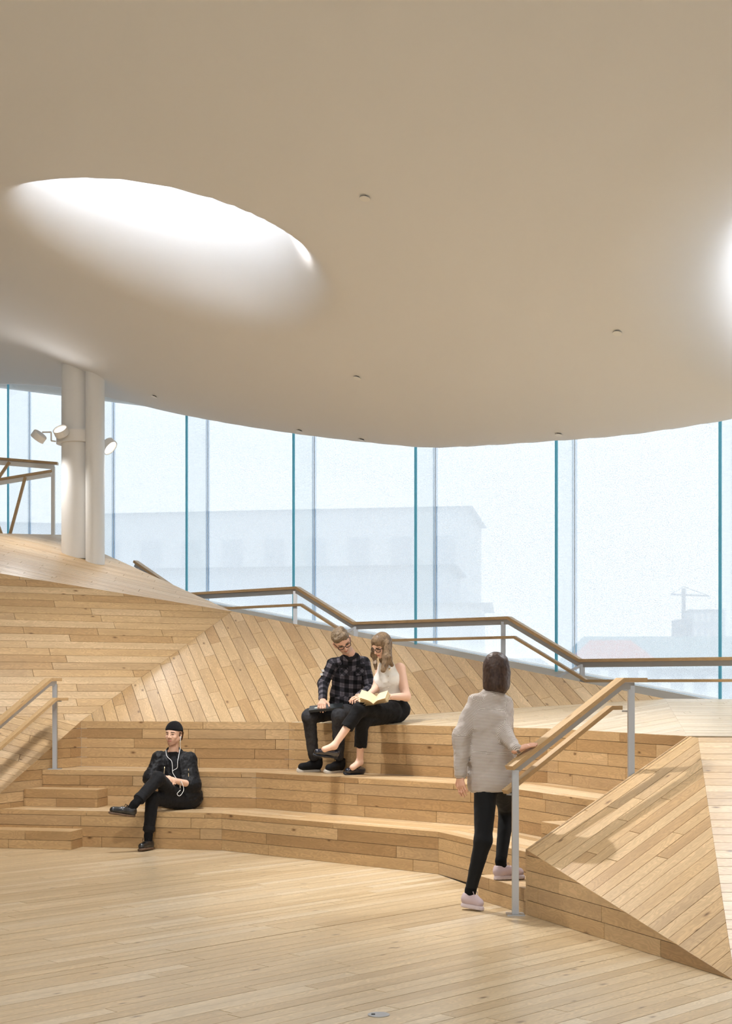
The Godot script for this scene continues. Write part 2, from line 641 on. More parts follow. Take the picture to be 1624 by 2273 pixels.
# luminous panels added in the wells, standing in for daylight and as hall fill
func added_skylight_lamp(w: Array, top: float, power: float) -> void:
	var g := MB.new()
	g.lathe(Vector3.ZERO, Vector3.UP, [Vector2(0, 0), Vector2(0.7, 0), Vector2(0.7, 0.05), Vector2(0, 0.05)], 32)
	var o := obj("added_ceiling_lamp", g.mesh(M.glow), self, V(w[0], top - 0.2, w[1]))
	tag(o, ["added luminous panel standing in for daylight in the well left of centre", "added luminous panel standing in for daylight in the well at the right edge", "added fill panel over the hall, left of the viewpoint", "added fill panel over the hall, just ahead of the viewpoint", "added fill panel over the hall, right of the viewpoint"][mini(4, WELLS.find(w))], "lamp", "luminous panels added in the skylight wells")
	var L := AreaLight3D.new()
	L.name = numbered("added_ceiling_light")
	L.area_size = Vector2(1.2, 1.2)
	L.light_color = Color(0.95, 0.975, 1.0)
	L.light_energy = power
	L.shadow_enabled = true
	L.area_range = 40.0
	L.position = V(w[0], top - 0.23, w[1])
	L.rotation_degrees = Vector3(-90, 0, 0)
	add_child(L)

# an unseen downlight placed in a well to light the boards below
func unseen_downlight(at: Vector3, aim: Vector3, energy: float, deg: float, label: String) -> void:
	spotlight(at, aim - at, label, 0.1, true, Vector3.ZERO, "unseen downlights inside the skylight wells")
	beam(at, aim, energy, deg, 0.06)

func beam(at: Vector3, aim: Vector3, energy: float, deg: float, size: float, tint := Color(1.0, 0.985, 0.97)) -> void:
	var s := SpotLight3D.new()
	s.name = numbered("spot_light")
	s.light_energy = energy
	s.light_color = tint
	s.spot_angle = deg
	s.spot_angle_attenuation = 1.0
	s.spot_range = 40.0
	s.light_size = size
	s.shadow_enabled = true
	add_child(s)
	s.look_at_from_position(at + (aim - at).normalized() * 0.07, aim, Vector3.UP if absf((aim - at).normalized().y) < 0.99 else Vector3.RIGHT)

const POWER := [22.0, 32.0, 15.0, 15.0, 11.0, 0.0, 0.0, 0.0]

# ------------------------------------------------------------------ facade
func sill(u: float) -> float:
	return maxf(0.9, 1.416 - 0.177 * (u + 6.55))

func facade() -> void:
	for k in range(-7, 7):
		var u0 := -10.42 + 2.07 * k
		var u1 := u0 + 2.07
		var w := structure("window_%d" % (k + 8))
		w.position = fac(u0, 15.0, sill(u0))
		var o := w.position
		var top := edge_height(u0 + 1.0) + 1.9
		var g := MB.new()
		var p := [fac(u0 + 0.03, 15.0, sill(u0)), fac(u1 - 0.03, 15.0, sill(u1)), fac(u1 - 0.03, 15.0, top), fac(u0 + 0.03, 15.0, top)]
		var out := Vector3(FN.x, 0, -FN.z)
		var uvs := [Vector2(0, 0), Vector2(1.0, 0), Vector2(1.0, (top - sill(u1)) / 2.0), Vector2(0, (top - sill(u0)) / 2.0)]
		for q in 4:
			uvs[q] += Vector2(k * 0.37, k * 0.21)
			p[q] -= o
		g.quad(p[0], p[1], p[2], p[3], -out, uvs[0], uvs[1], uvs[2], uvs[3])
		obj("fritted_pane", g.mesh(M.frit), w)
		var gl := MB.new()
		var pg := []
		for q in 4:
			pg.append(p[q] + out * 0.03)
		slab(gl, pg, out, 0.0, 0.012)
		obj("outer_pane", gl.mesh(M.glass), w)
		# joint between two panes
		var sm := MB.new()
		for side in [-0.022, 0.022]:
			sm.box(fac(u0 + side, 15.0, (sill(u0) + top) * 0.5) - o, Vector3(FT.x, 0, -FT.z) * 0.007, Vector3(0, (top - sill(u0)) * 0.5, 0), out * 0.012)
		obj("pane_joint", sm.mesh(M.seam), w)
		var sc := MB.new()
		sc.box(fac(u0, 15.0, (sill(u0) + top) * 0.5) - o, Vector3(FT.x, 0, -FT.z) * 0.005, Vector3(0, (top - sill(u0)) * 0.5, 0), out * 0.006)
		obj("joint_seal", sc.mesh(M.white), w)
		# stiffening fin of clear glass standing into the hall; its cut edge is deep teal
		var fb := MB.new()
		fb.box(fac(u0, 14.765, (sill(u0) + top) * 0.5) - o, Vector3(FT.x, 0, -FT.z) * 0.012, Vector3(0, (top - sill(u0)) * 0.5, 0), out * 0.2)
		obj("glass_fin", fb.mesh(M.fin), w)
		var fe := MB.new()
		fe.box(fac(u0, 14.555, (sill(u0) + top) * 0.5) - o, Vector3(FT.x, 0, -FT.z) * 0.016, Vector3(0, (top - sill(u0)) * 0.5, 0), out * 0.01)
		obj("fin_edge", fe.mesh(M.fin_edge), w)
	# sloping white curb under the panes, with a ventilation strip let into its top
	var pts := []
	var strip := []
	var walk := []
	var low := []
	for i in 28:
		var u := -24.9 + i * 1.035
		pts.append(fac(u, 14.82, sill(u) - 0.185))
		strip.append(fac(u, 14.68, sill(u) + 0.018))
		walk.append(fac(u, 13.9, maxf(sill(u) - 1.0, -0.05)))
		low.append(fac(u, 15.02, sill(u) - 2.2))
	var c := MB.new()
	c.sweep(pts, 0.5, 0.4)
	struct_mesh("trim_1", c.mesh(M.white), "sloping white sill along the foot of the facade")
	var st := MB.new()
	st.sweep(strip, 0.07, 0.006)
	struct_mesh("trim_2", st.mesh(M.grille), "pale blue ventilation strip in the white sill")
	var wk := MB.new()
	wk.sweep(walk, 2.3, 0.12)
	struct_mesh("floor_walkway", wk.mesh(M.subfloor))
	var lw := MB.new()
	lw.sweep(low, 0.15, 3.6)
	struct_mesh("wall_back", lw.mesh(M.wall))
	# white bulkhead along the head of the panes, left
	var hp := []
	for i in 14:
		var u := -25.0 + i
		hp.append(fac(u, 14.8, 6.06 - 0.211 * (u + 15.92)))
	var hb := MB.new()
	hb.tube(hp, 0.15, 20)
	struct_mesh("trim_3", hb.mesh(M.white), "white rounded bulkhead along the window heads, left")

# ------------------------------------------------------------------ timber amphitheatre
func cross_plan(a: Vector2, da: Vector2, b: Vector2, db: Vector2) -> Vector2:
	var t := (b - a).cross(db) / da.cross(db)
	return a + da * t

var A := [Vector2(-1.367, 13.162), Vector2(-1.086, 13.713), Vector2(-0.794, 14.27)]
var B := [Vector2(0.599, 11.49), Vector2(1.096, 11.85), Vector2(1.593, 12.2)]
var LW := [Vector2(-3.595, 13.636), Vector2(-3.307, 14.185), Vector2(-3.026, 14.745)]
var RW := []
const D3 := Vector2(0.373, -0.928)
var W0 := V(1.087, 0.445, 9.454)
var W1 := V(2.374, 1.188, 10.257)
var W1b := V(2.432, 1.180, 10.176)
var TIP := V(1.944, 0.0, 7.319)
var L1 := V(-3.026, 1.188, 14.745)
var C1 := V(-1.612, 2.462, 16.712)
var VV := V(2.992, 1.433, 13.9)

func P(p: Vector2, h: float) -> Vector3:
	return V(p.x, h, p.y)

func amphitheatre() -> void:
	for i in 3:
		RW.append(cross_plan(B[i], D3, Vector2(1.087, 9.454), Vector2(1.287, 0.803)))
	var shade_tones := [1, 3, 4, 5, 7, 0, 1, 3]  # darker oak for upright faces, their shade put into the colour
	var names := ["lowest of the three oak seating tiers, rising from the floor", "middle oak seating tier, between the lowest and the highest", "highest oak seating tier, where the couple with the book sit"]
	var counts := [[ROW, ROW, ROW, 0.048], [ROW, ROW, ROW, 0.052], [ROW, ROW, ROW, ROW, 0.078]]
	for i in 3:
		var t := thing("seating_tier", names[i], "seating tier", P(A[i], HT[i]), "oak seating tiers")
		var line := [LW[i], A[i], B[i], RW[i]]
		for s in 3:
			var p: Vector2 = line[s]
			var q: Vector2 = line[s + 1]
			var face := [P(p, HT[i]), P(q, HT[i]), P(q, HT[i + 1]), P(p, HT[i + 1])]
			clad(t, face, Vector3(-0.3, 0, 1), P(q, 0) - P(p, 0), counts[i], 0.5, 1.7, "riser_plank", shade_tones)
			if i < 2:
				var nx := [LW[i + 1], A[i + 1], B[i + 1], RW[i + 1]]
				clad(t, [P(p, HT[i + 1]), P(q, HT[i + 1]), P(nx[s + 1], HT[i + 1]), P(nx[s], HT[i + 1])], Vector3.UP, P(q, 0) - P(p, 0), [ROW], 0.7, 1.9, "tread_plank", [0, 2, 4, 6, 1])
	# landings behind the top tier rise gently towards the glass; window sheen put into their pale tones
	var a3 := P(A[2], HT[3])
	var b3 := P(B[2], HT[3])
	var ld := thing("timber_landing", "oak landing painted pale with window sheen behind the highest tier, at the handrail's top end", "landing", b3)
	clad(ld, [a3, b3, VV], Vector3.UP, V(0.94, 0, 0.34), [ROW], 0.6, 1.6, "plank", [8, 9, 10, 12, 13])
	clad(ld, [b3, W1, VV], Vector3.UP, V(0.9, 0, 0.42), [ROW], 0.6, 1.6, "plank", [8, 9, 10, 12, 13])
	var lr := thing("timber_landing", "oak landing painted whitish with window sheen at the right edge, under the far handrail", "landing", W1b)
	var e1 := V(5.4, 1.17, 10.03)
	clad(lr, [W1, e1, VV + (e1 - W1) * 0.7, VV], Vector3.UP, V(1, 0, -0.05), [ROW], 0.7, 1.7, "plank", [8, 10, 12, 13, 10])
	# the long diagonal-boarded slope behind the couple
	var s1 := thing("timber_slope", "triangular oak slope with slanting planks behind the seated couple", "slope", a3)
	clad(s1, [L1, a3, VV, C1], Vector3(0, 1, 1), V(0.288, -0.443, -0.85), [0.125], 0.45, 1.2, "plank", [0, 1, 4, 5, 3, 2])
	# the level-boarded slope on the left
	var ml := V(-4.55, 1.34, 14.03)
	var q0 := V(-4.122, 2.829, 15.636)
	var q1 := V(-4.783, 2.917, 15.314)
	var s2 := thing("timber_slope", "broad oak slope with level planks at the left edge", "slope", L1)
	clad(s2, [L1, C1, q0, V(-5.1, 2.829, 15.085), ml], Vector3(0, 1, 1), V(0.87, 0, 0.49), [ROW], 0.7, 1.9, "plank", [0, 1, 5, 4, 2, 3])
	var s3 := thing("timber_slope", "upper oak slope round the foot of the white columns", "slope", q0)
	clad(s3, [C1, V(-4.209, 3.658, 19.205), V(-4.785, 3.560, 18.152), V(-5.6, 3.37, 16.43), q1, q0], Vector3.UP, V(0.93, -0.22, 0.05), [ROW], 0.7, 1.9, "plank", [0, 2, 6, 4, 2])
	# left wedge beside the stair
	var r0 := V(-3.894, 0.152, 13.056)
	var wl := thing("timber_wedge", "left oak wedge beside the stair, handrail shadow across it", "wedge", r0)
	clad(wl, [L1, r0, r0 + (ml - L1) * 0.9, ml], Vector3(0, 1, 1), V(0.933, -0.26, 0.247), [ROW], 0.6, 1.6, "plank", [0, 1, 4, 2, 5])
	clad(wl, [V(-3.026, 0, 14.745), V(-3.894, 0, 13.056), r0, L1], Vector3(1, 0, 0), L1 * Vector3(1, 0, 1) - r0 * Vector3(1, 0, 1), [ROW], 0.5, 1.3, "side_plank", shade_tones)
	# right wedge
	var wr := thing("timber_wedge", "right oak wedge with a pointed foot beside the near handrail", "wedge", V(1.087, 0, 9.454))
	clad(wr, [V(1.087, 0, 9.454), TIP, W0], Vector3(-1, 0, 0.3), TIP - V(1.087, 0, 9.454), [ROW], 0.6, 1.4, "side_plank", shade_tones)
	clad(wr, [W0, TIP, W1b, W1], Vector3(0, 1, 1), W1 - W0, [ROW], 0.5, 1.5, "plank", [0, 1, 3, 4, 5, 4, 1])
	clad(wr, [V(1.087, 0, 9.454), W0, W1, V(2.374, 0, 10.257)], Vector3(-0.5, 0, -0.8), (W1 - W0) * Vector3(1, 0, 1), [ROW], 0.6, 1.4, "inner_plank", shade_tones)
	# steep slope at the right edge
	var rs := thing("timber_slope", "steep oak slope with level planks at the right edge", "slope", TIP)
	var ru := V(1, 0, -0.05)
	clad(rs, [TIP, TIP + ru * 3.4, W1b + ru * 3.0, W1b], Vector3(0, 1, 1), ru, [ROW], 0.7, 1.8, "plank", [0, 4, 2, 1, 5])
	# half-height steps of the two stairs
	var n1 := Vector2(0.208, 0.978)
	var n3 := Vector2(0.928, 0.373)
	step([Vector2(-2.749, 13.456), Vector2(-2.749, 13.456) - n1 * 0.27, Vector2(-3.595, 13.636) + Vector2(-0.457, -0.889) * 0.28, Vector2(-3.595, 13.636)], 0.0, 0.1755, "half step on the floor at the foot of the left stair")
	step([Vector2(-2.612, 14.037), Vector2(-2.612, 14.037) - n1 * 0.27, Vector2(-3.307, 14.185) + Vector2(-0.457, -0.889) * 0.28, Vector2(-3.307, 14.185)], HT[1], 0.1775, "half step on the lowest tier, left stair")
	var l0 := Vector2(1.087, 9.454)
	var d3 := D3
	step([l0 - d3 * 0.72, l0, RW[0], RW[0] - d3 * 0.72], 0.0, 0.1755, "half step at the foot of the right stair, under the walking woman's foot")
	var s2f: Vector2 = B[1] - n3 * 0.27
	var e2 := cross_plan(s2f, D3, Vector2(1.087, 9.454), Vector2(1.287, 0.803))
	step([Vector2(1.33, 10.54), e2, RW[1], Vector2(1.33, 10.54) + n3 * 0.27], HT[1], 0.1775, "half step on the lowest tier beside the right wedge")

func step(plan: Array, h0: float, rise: float, label: String) -> void:
	var t := thing("wooden_step", label, "step", P(plan[0], h0), "half steps of the stairs")
	var mid: Vector2 = (plan[0] + plan[1] + plan[2] + plan[3]) * 0.25
	var top := []
	for p in plan:
		top.append(P(p, h0 + rise))
	clad(t, top, Vector3.UP, P(plan[1], 0) - P(plan[2], 0) if plan[0].x < 0 else P(plan[1], 0) - P(plan[0], 0), [ROW], 0.6, 1.2, "tread_plank", [0, 2, 4])
	for k in 3:
		var a: Vector2 = plan[k]
		var b: Vector2 = plan[k + 1]
		var o2 := (a + b) * 0.5 - mid
		clad(t, [P(a, h0), P(b, h0), P(b, h0 + rise), P(a, h0 + rise)], V(o2.x, 0, o2.y), P(b, 0) - P(a, 0), [rise * 0.5], 0.4, 0.9, "side_plank", [1, 3, 4, 7])  # sides darker than the tread, shade put into the colour

# ------------------------------------------------------------------ handrails
func rail_part(parent: Node3D, called: String, pts: Array, wide: float, high: float, m: Material) -> void:
	var mb := MB.new()
	var rel := []
	for p in pts:
		rel.append(p - parent.position)
	mb.sweep(rel, wide, high)
	obj(called, mb.mesh(m), parent)

func post(parent: Node3D, foot: Vector3, top: float, size := 0.045, m: Material = null) -> void:
	var mb := MB.new()
	var h := top - foot.y
	mb.box(Vector3(0, h * 0.5, 0), Vector3(size * 0.5, 0, 0), Vector3(0, h * 0.5, 0), Vector3(0, 0, size * 0.5))
	var o := obj("post", mb.mesh(m if m else M.steel), parent, foot - parent.position)
	var bp := MB.new()
	bp.box(Vector3(0, 0.004, 0), Vector3(0.06, 0, 0), Vector3(0, 0.004, 0), Vector3(0, 0, 0.06))
	obj("base_plate", bp.mesh(M.steel), o)

func down(pts: Array, by: float, side := Vector3.ZERO) -> Array:
	var out := []
	for p in pts:
		out.append(p - Vector3(0, by, 0) + side)
	return out

func bracket(parent: Node3D, a: Vector3, b: Vector3) -> void:
	var mb := MB.new()
	mb.bar(a - parent.position, b - parent.position, 0.02, 0.012)
	obj("bracket", mb.mesh(M.steel), parent)

func rails() -> void:
	var w: Material = wood[4]
	# near handrail on the right stair
	var dir := V(0.848, 0, 0.529)
	var p1 := V(1.016, 0, 9.45)
	var p2 := p1 + dir * 1.055
	var r := thing("handrail", "near handrail of the right stair, the walking woman's hand on it", "handrail", p1)
	var tops := [p1 - dir * 0.05 + Vector3(0, 1.0, 0), p1 + dir * 0.955 + Vector3(0, 1.6, 0), p2 + dir * 0.12 + Vector3(0, 1.6, 0)]
	rail_part(r, "top_rail", tops, 0.085, 0.032, w)
	rail_part(r, "steel_bar", down([tops[0] + (tops[1] - tops[0]) * 0.04, tops[1], p2 + dir * 0.02 + Vector3(0, 1.6, 0)], 0.042), 0.03, 0.05, M.steel)
	var side := V(-0.529, 0, 0.848) * 0.085
	var lows := [p1 - dir * 0.02 + Vector3(0, 0.83, 0) + side, p1 + dir * 0.93 + Vector3(0, 1.4, 0) + side, p2 - dir * 0.03 + Vector3(0, 1.4, 0) + side]
	rail_part(r, "lower_rail", lows, 0.06, 0.03, w)
	post(r, p1, 0.985)
	post(r, p2 + Vector3(0, HT[2], 0), 1.56)
	bracket(r, p1 + Vector3(0, 0.815, 0), p1 + Vector3(0, 0.815, 0) + side)
	bracket(r, p2 + Vector3(0, 1.375, 0), p2 + Vector3(0, 1.375, 0) + side)
	# handrail on the left stair
	var ld := V(-0.457, 0, -0.889)
	var q1 := V(-3.19, HT[2], 14.24)
	var l := thing("handrail", "handrail of the left stair at the left edge", "handrail", q1)
	var lt := [q1 - ld * 0.06 + Vector3(0, 0.92, 0), q1 + ld * 0.1 + Vector3(0, 0.92, 0), q1 + ld * 1.62 + Vector3(0, 0.06, 0)]
	rail_part(l, "top_rail", lt, 0.085, 0.032, w)
	rail_part(l, "steel_bar", down([lt[0] + ld * 0.05, lt[1], lt[2]], 0.042), 0.03, 0.05, M.steel)
	var ls := V(0.889, 0, -0.457) * 0.08
	rail_part(l, "lower_rail", down([lt[0] - ld * 0.02, lt[1], lt[2]], 0.2, ls), 0.06, 0.03, w)
	post(l, q1, q1.y + 0.87)
	post(l, V(-3.19 - 0.457 * 1.58, 0, 14.24 - 0.889 * 1.58), q1.y + 0.04)
	bracket(l, q1 + Vector3(0, 0.7, 0), q1 + Vector3(0, 0.7, 0) + ls)
	# long stepped handrail before the glass
	var far := thing("handrail", "long stepped handrail running along the glass facade", "handrail", fac(-8.22, 13.28, 1.35))
	var run := [[-14.28, 3.31], [-13.35, 2.815], [-11.33, 2.815], [-10.42, 2.343], [-8.22, 2.343], [-7.32, 1.855], [-3.6, 1.855]]
	var ft := []
	for a in run:
		ft.append(fac(a[0], 13.28, a[1] - 0.02))
	rail_part(far, "top_rail", ft, 0.085, 0.034, w)
	rail_part(far, "steel_bar", down(ft, 0.045), 0.035, 0.055, M.steel)
	var ins := Vector3(-FN.x, 0, FN.z) * 0.08
	var fl := []
	for a in [[-13.2, 2.815], [-11.2, 2.815], [-10.3, 2.343], [-8.1, 2.343], [-7.2, 1.855], [-3.6, 1.855]]:
		fl.append(fac(a[0], 13.28, a[1] - 0.24) + ins)
	rail_part(far, "lower_rail", fl, 0.055, 0.03, w)
	for a in [[-11.37, 2.815], [-10.4, 2.343], [-8.3, 2.343], [-7.3, 1.855], [-14.2, 3.25]]:
		post(far, fac(a[0], 13.28, sill(a[0]) - 0.94), a[1] - 0.06, 0.05)
	for a in [[-10.42, 2.343], [-7.32, 1.855]]:
		var br := MB.new()
		br.bar(fac(a[0] + 0.02, 13.28, a[1] - 0.07) - far.position, fac(a[0] - 0.3, 13.1, a[1] - 0.24) - far.position, 0.03, 0.03)
		obj("brace", br.mesh(M.steel), far)
	# guard rail on the upper platform at the left edge
	var g0 := V(-4.416, 3.66, 19.6)
	var g := thing("guard_rail", "steel and oak guard rail left of the white columns", "handrail", g0)
	rail_part(g, "top_rail", [V(-6.4, 4.87, 19.6), V(-4.35, 4.705, 19.6)], 0.085, 0.035, w)
	rail_part(g, "steel_bar", [V(-6.4, 4.82, 19.6), V(-4.40, 4.655, 19.6)], 0.035, 0.06, M.white_metal)
	rail_part(g, "lower_rail", [V(-6.2, 4.28, 19.45), V(-4.43, 4.60, 19.6)], 0.08, 0.035, w)
	rail_part(g, "lower_bar", [V(-6.2, 4.235, 19.45), V(-4.45, 4.55, 19.6)], 0.035, 0.055, M.white_metal)
	post(g, g0, 4.66, 0.05, M.white_metal)
	for a in [[V(-4.785, 4.50, 19.5), V(-5.02, 3.62, 19.5)], [V(-5.23, 4.0, 19.5), V(-5.09, 3.62, 19.5)], [V(-5.02, 4.72, 19.55), V(-5.2, 4.43, 19.5)]]:
		var br := MB.new()
		br.bar(a[0] - g0, a[1] - g0, 0.04, 0.03, Vector3.BACK)
		obj("stay", br.mesh(w), g)

# ------------------------------------------------------------------ columns and lamps
func columns_and_lamps() -> void:
	column(V(-3.73, 3.2, 17.95), 0.205, "thick white round column with a ring of lamps")
	column(V(-3.463, 3.1, 17.746), 0.121, "slender white round column in front of the thick column")
	var rb := MB.new()
	rb.lathe(Vector3.ZERO, Vector3.UP, [Vector2(0.206, -0.07), Vector2(0.27, -0.07), Vector2(0.27, 0.08), Vector2(0.206, 0.08)], 40)
	var ring := obj("lamp_ring", rb.mesh(M.white_metal), self, V(-3.73, 4.76, 17.95))
	tag(ring, "white metal ring clamped round the thick column", "lamp ring")
	spotlight(V(-3.87, 4.79, 17.64), V(-0.25, 0.72, -0.65), "round white lamp facing up on the column ring, its face bright", 0.095, true)
	spotlight(V(-4.18, 4.76, 17.75), V(-0.45, -0.55, 0.15), "round white lamp on a bent arm left of the thick column", 0.095, true, V(-3.99, 4.74, 17.85))
	beam(V(-3.87, 4.79, 17.64), V(-4.4, 6.4, 16.0), 0.6, 60.0, 0.08)
	beam(V(-4.18, 4.76, 17.75), V(-4.0, 3.1, 17.2), 4.0, 62.0, 0.08)
	beam(V(-3.335, 4.67, 17.95), V(-2.2, 2.6, 17.2), 2.5, 55.0, 0.08)
	spotlight(V(-3.335, 4.67, 17.95), V(0.55, -0.5, -0.2), "round white lamp half hidden behind the slender column", 0.11, true)
	# unseen lamps outside the frame, placed to light the right stair and left slope
	unseen_spot_lamp(V(-2.1, 5.1, 6.2), V(1.2, 0.4, 10.5), 24.0, 7.0, "unseen lamp over the hall, placed to light the right stair")
	unseen_spot_lamp(V(-1.7, 5.1, 6.0), V(-3.2, 1.8, 14.8), 30.0, 24.0, "unseen lamp over the hall, placed to light the left slope and stair")
	# unseen downlights in the two wells, placed to light tiers, wedge and landing
	var c0 := ceiling_height(WELLS[0][0], WELLS[0][1]) + 1.15
	var c1 := ceiling_height(WELLS[1][0], WELLS[1][1]) + 1.2
	unseen_downlight(V(-1.4, c0 - 0.12, 12.3), V(1.3, 0.6, 10.9), 52.0, 30.0, "right one of two unseen downlights in the left skylight well, lighting the right stair")
	unseen_downlight(V(-2.15, c0, 12.2), V(-1.3, 1.2, 14.2), 20.0, 36.0, "left one of two unseen downlights in the left skylight well, lighting the tiers")
	unseen_downlight(V(4.3, c1, 11.7), V(3.4, 0.9, 11.0), 1.5, 34.0, "unseen downlight added in the right skylight well, lighting the right landing")

func unseen_spot_lamp(at: Vector3, to: Vector3, deg: float, energy: float, label: String) -> void:
	spotlight(at, to - at, label, 0.1, true, Vector3.ZERO, "unseen lamps above the hall, out of the frame")
	beam(at, to, energy, deg, 0.05)

func column(foot: Vector3, r: float, label: String) -> void:
	var mb := MB.new()
	mb.lathe(Vector3.ZERO, Vector3.UP, [Vector2(0, 0), Vector2(r, 0), Vector2(r, 4.5), Vector2(0, 4.5)], 40)
	tag(obj("column", mb.mesh(M.white), self, foot), label, "column")

func spotlight(at: Vector3, aim: Vector3, label: String, r: float, lit: bool, arm := Vector3.ZERO, group := "") -> void:
	var t := thing("spotlight", label, "spotlight", at, group)
	aim = aim.normalized()
	var body := MB.new()
	body.lathe(-aim * 0.04, aim, [Vector2(0, 0), Vector2(r * 0.9, 0), Vector2(r, 0.012), Vector2(r, 0.09), Vector2(r * 0.9, 0.09), Vector2(r * 0.88, 0.075)], 28)
	obj("housing", body.mesh(M.white_metal), t)
	var lens := MB.new()
	lens.lathe(-aim * 0.04, aim, [Vector2(r * 0.89, 0.074), Vector2(0, 0.08)], 28)
	obj("lens", lens.mesh(M.lens_lit if lit else M.white), t)
	if arm != Vector3.ZERO:
		var b := MB.new()
		var e := arm - at
		b.tube([Vector3(0.04, 0.05, 0), Vector3(e.x * 0.75, 0.06, e.z * 0.5), Vector3(e.x * 0.75, e.y - 0.03, e.z * 0.6), e + Vector3(0, -0.03, 0)], 0.01, 8)
		obj("bent_arm", b.mesh(M.white_metal), t)

# ------------------------------------------------------------------ outside
func house(called: String, label: String, foot: Vector3, wide: float, deep: float, high: float, turn: float, wallm: Material, roofm: Material, roof_h: float, cols: int, rows: int, winm: Material) -> Node3D:
	var t := thing(called, label, "building", foot)
	var x := Vector3(cos(turn), 0, sin(turn))
	var z := Vector3(-sin(turn), 0, cos(turn))
	var b := MB.new()
	b.box(Vector3(0, high * 0.5, 0), x * wide * 0.5, Vector3(0, high * 0.5, 0), z * deep * 0.5)
	obj("wall", b.mesh(wallm), t)
	var r := MB.new()
	var e := 0.4
	var f0 := -x * (wide * 0.5 + e) + z * (deep * 0.5 + e) + Vector3(0, high, 0)
	var f1 := x * (wide * 0.5 + e) + z * (deep * 0.5 + e) + Vector3(0, high, 0)
	var g0 := -x * (wide * 0.5 + e) - z * (deep * 0.5 + e) + Vector3(0, high, 0)
	var g1 := x * (wide * 0.5 + e) - z * (deep * 0.5 + e) + Vector3(0, high, 0)
	var k0 := -x * maxf(0.1, wide * 0.5 - roof_h * 0.8) + Vector3(0, high + roof_h, 0)
	var k1 := x * maxf(0.1, wide * 0.5 - roof_h * 0.8) + Vector3(0, high + roof_h, 0)
	r.quad(f0, f1, k1, k0, z + Vector3.UP)
	r.quad(g0, g1, k1, k0, -z + Vector3.UP)
	r.tri(f0, g0, k0, (-x + Vector3.UP).normalized())
	r.tri(f1, g1, k1, (x + Vector3.UP).normalized())
	r.quad(f0, f1, g1, g0, Vector3.DOWN)
	obj("roof", r.mesh(roofm), t)
	for i in cols:
		for j in rows:
			var w := MB.new()
			var ww := wide / cols * 0.22
			var wh := high / rows * 0.28
			w.box(Vector3.ZERO, x * ww, Vector3(0, wh, 0), z * 0.15)
			obj("window", w.mesh(winm), t, -x * wide * 0.5 + x * wide * (i + 0.5) / cols + Vector3(0, high * (j + 0.5) / rows, 0) + z * deep * 0.5)
	return t

func outside() -> void:
	var gm := MB.new()
	gm.box(V(60, -12.5, 250), Vector3(500, 0, 0), Vector3(0, 0.5, 0), Vector3(0, 0, 228))
	struct_mesh("floor_outdoors", gm.mesh(mat(rgb(168, 172, 176), 0.95)), "grey ground outside, far below")
	var pale := mat(rgb(224, 229, 235), 0.8)
	var grey := mat(rgb(184, 193, 206), 0.8)
	var dark := mat(rgb(128, 140, 158), 0.7)
	var red := mat(rgb(196, 110, 92), 0.8)
	var white := mat(rgb(232, 234, 236), 0.7)
	# long low buildings behind the middle panes
	house("office_building", "long pale building rising highest behind the middle panes", V(-5.0, -12, 96), 25, 12, 25.0, 0.16, pale, pale, 0.6, 9, 3, grey)
	house("office_building", "low grey building in front of the long pale one", V(-3.5, -12, 74), 16.5, 8, 19.6, 0.14, grey, grey, 0.3, 7, 2, dark)
	house("office_building", "white flat-roofed building lowest behind the stepped handrail", V(-2.6, -12, 58), 15, 7, 16.8, 0.1, white, white, 0.2, 6, 2, pale)
	house("office_building", "grey building behind the panes left of the columns", V(-31.0, -12, 118), 20, 10, 27.0, -0.25, grey, pale, 0.5, 3, 3, dark)
	# roofs to the right
	house("town_house", "red-roofed house behind the right-hand pane", V(23.2, -12, 132), 7.0, 9, 16.0, 0.1, dark, red, 2.0, 4, 4, white)
	house("town_house", "long grey-green roofed block at the right edge outside", V(33.0, -12, 152), 24, 12, 15.5, 0.05, dark, mat(rgb(132, 158, 166), 0.8), 3.6, 10, 4, white)
	house("town_house", "dark house shape standing in for grey trees behind the stepped handrail", V(13.7, -12, 128), 9, 9, 13.6, -0.1, grey, dark, 2.6, 4, 3, white)  # house shape put where grey trees stand
	var tw := house("tower_block", "distant tower block beside the right-hand fin", V(78.0, -12, 320), 7.5, 8, 31.0, 0.0, grey, dark, 0.5, 5, 9, white)
	var wing := MB.new()
	wing.box(Vector3(-5.2, 14.5, 0), Vector3(1.6, 0, 0), Vector3(0, 14.5, 0), Vector3(0, 0, 3.5))
	obj("wing", wing.mesh(dark), tw)
	var cr := thing("tower_crane", "thin tower crane above the distant tower block", "crane", V(75.5, -12, 330))
	var mast := MB.new()
	mast.box(Vector3(0, 18.5, 0), Vector3(0.4, 0, 0), Vector3(0, 18.5, 0), Vector3(0, 0, 0.4))
	obj("mast", mast.mesh(dark), cr)
	var jib := MB.new()
	jib.bar(Vector3(-3.0, 35.6, 0), Vector3(6.0, 35.2, 0), 0.4, 0.4)
	jib.bar(Vector3(-3.0, 35.7, 0), Vector3(0, 37.4, 0), 0.15, 0.15)
	jib.bar(Vector3(6.0, 35.3, 0), Vector3(0, 37.4, 0), 0.15, 0.15)
	obj("jib", jib.mesh(dark), cr)

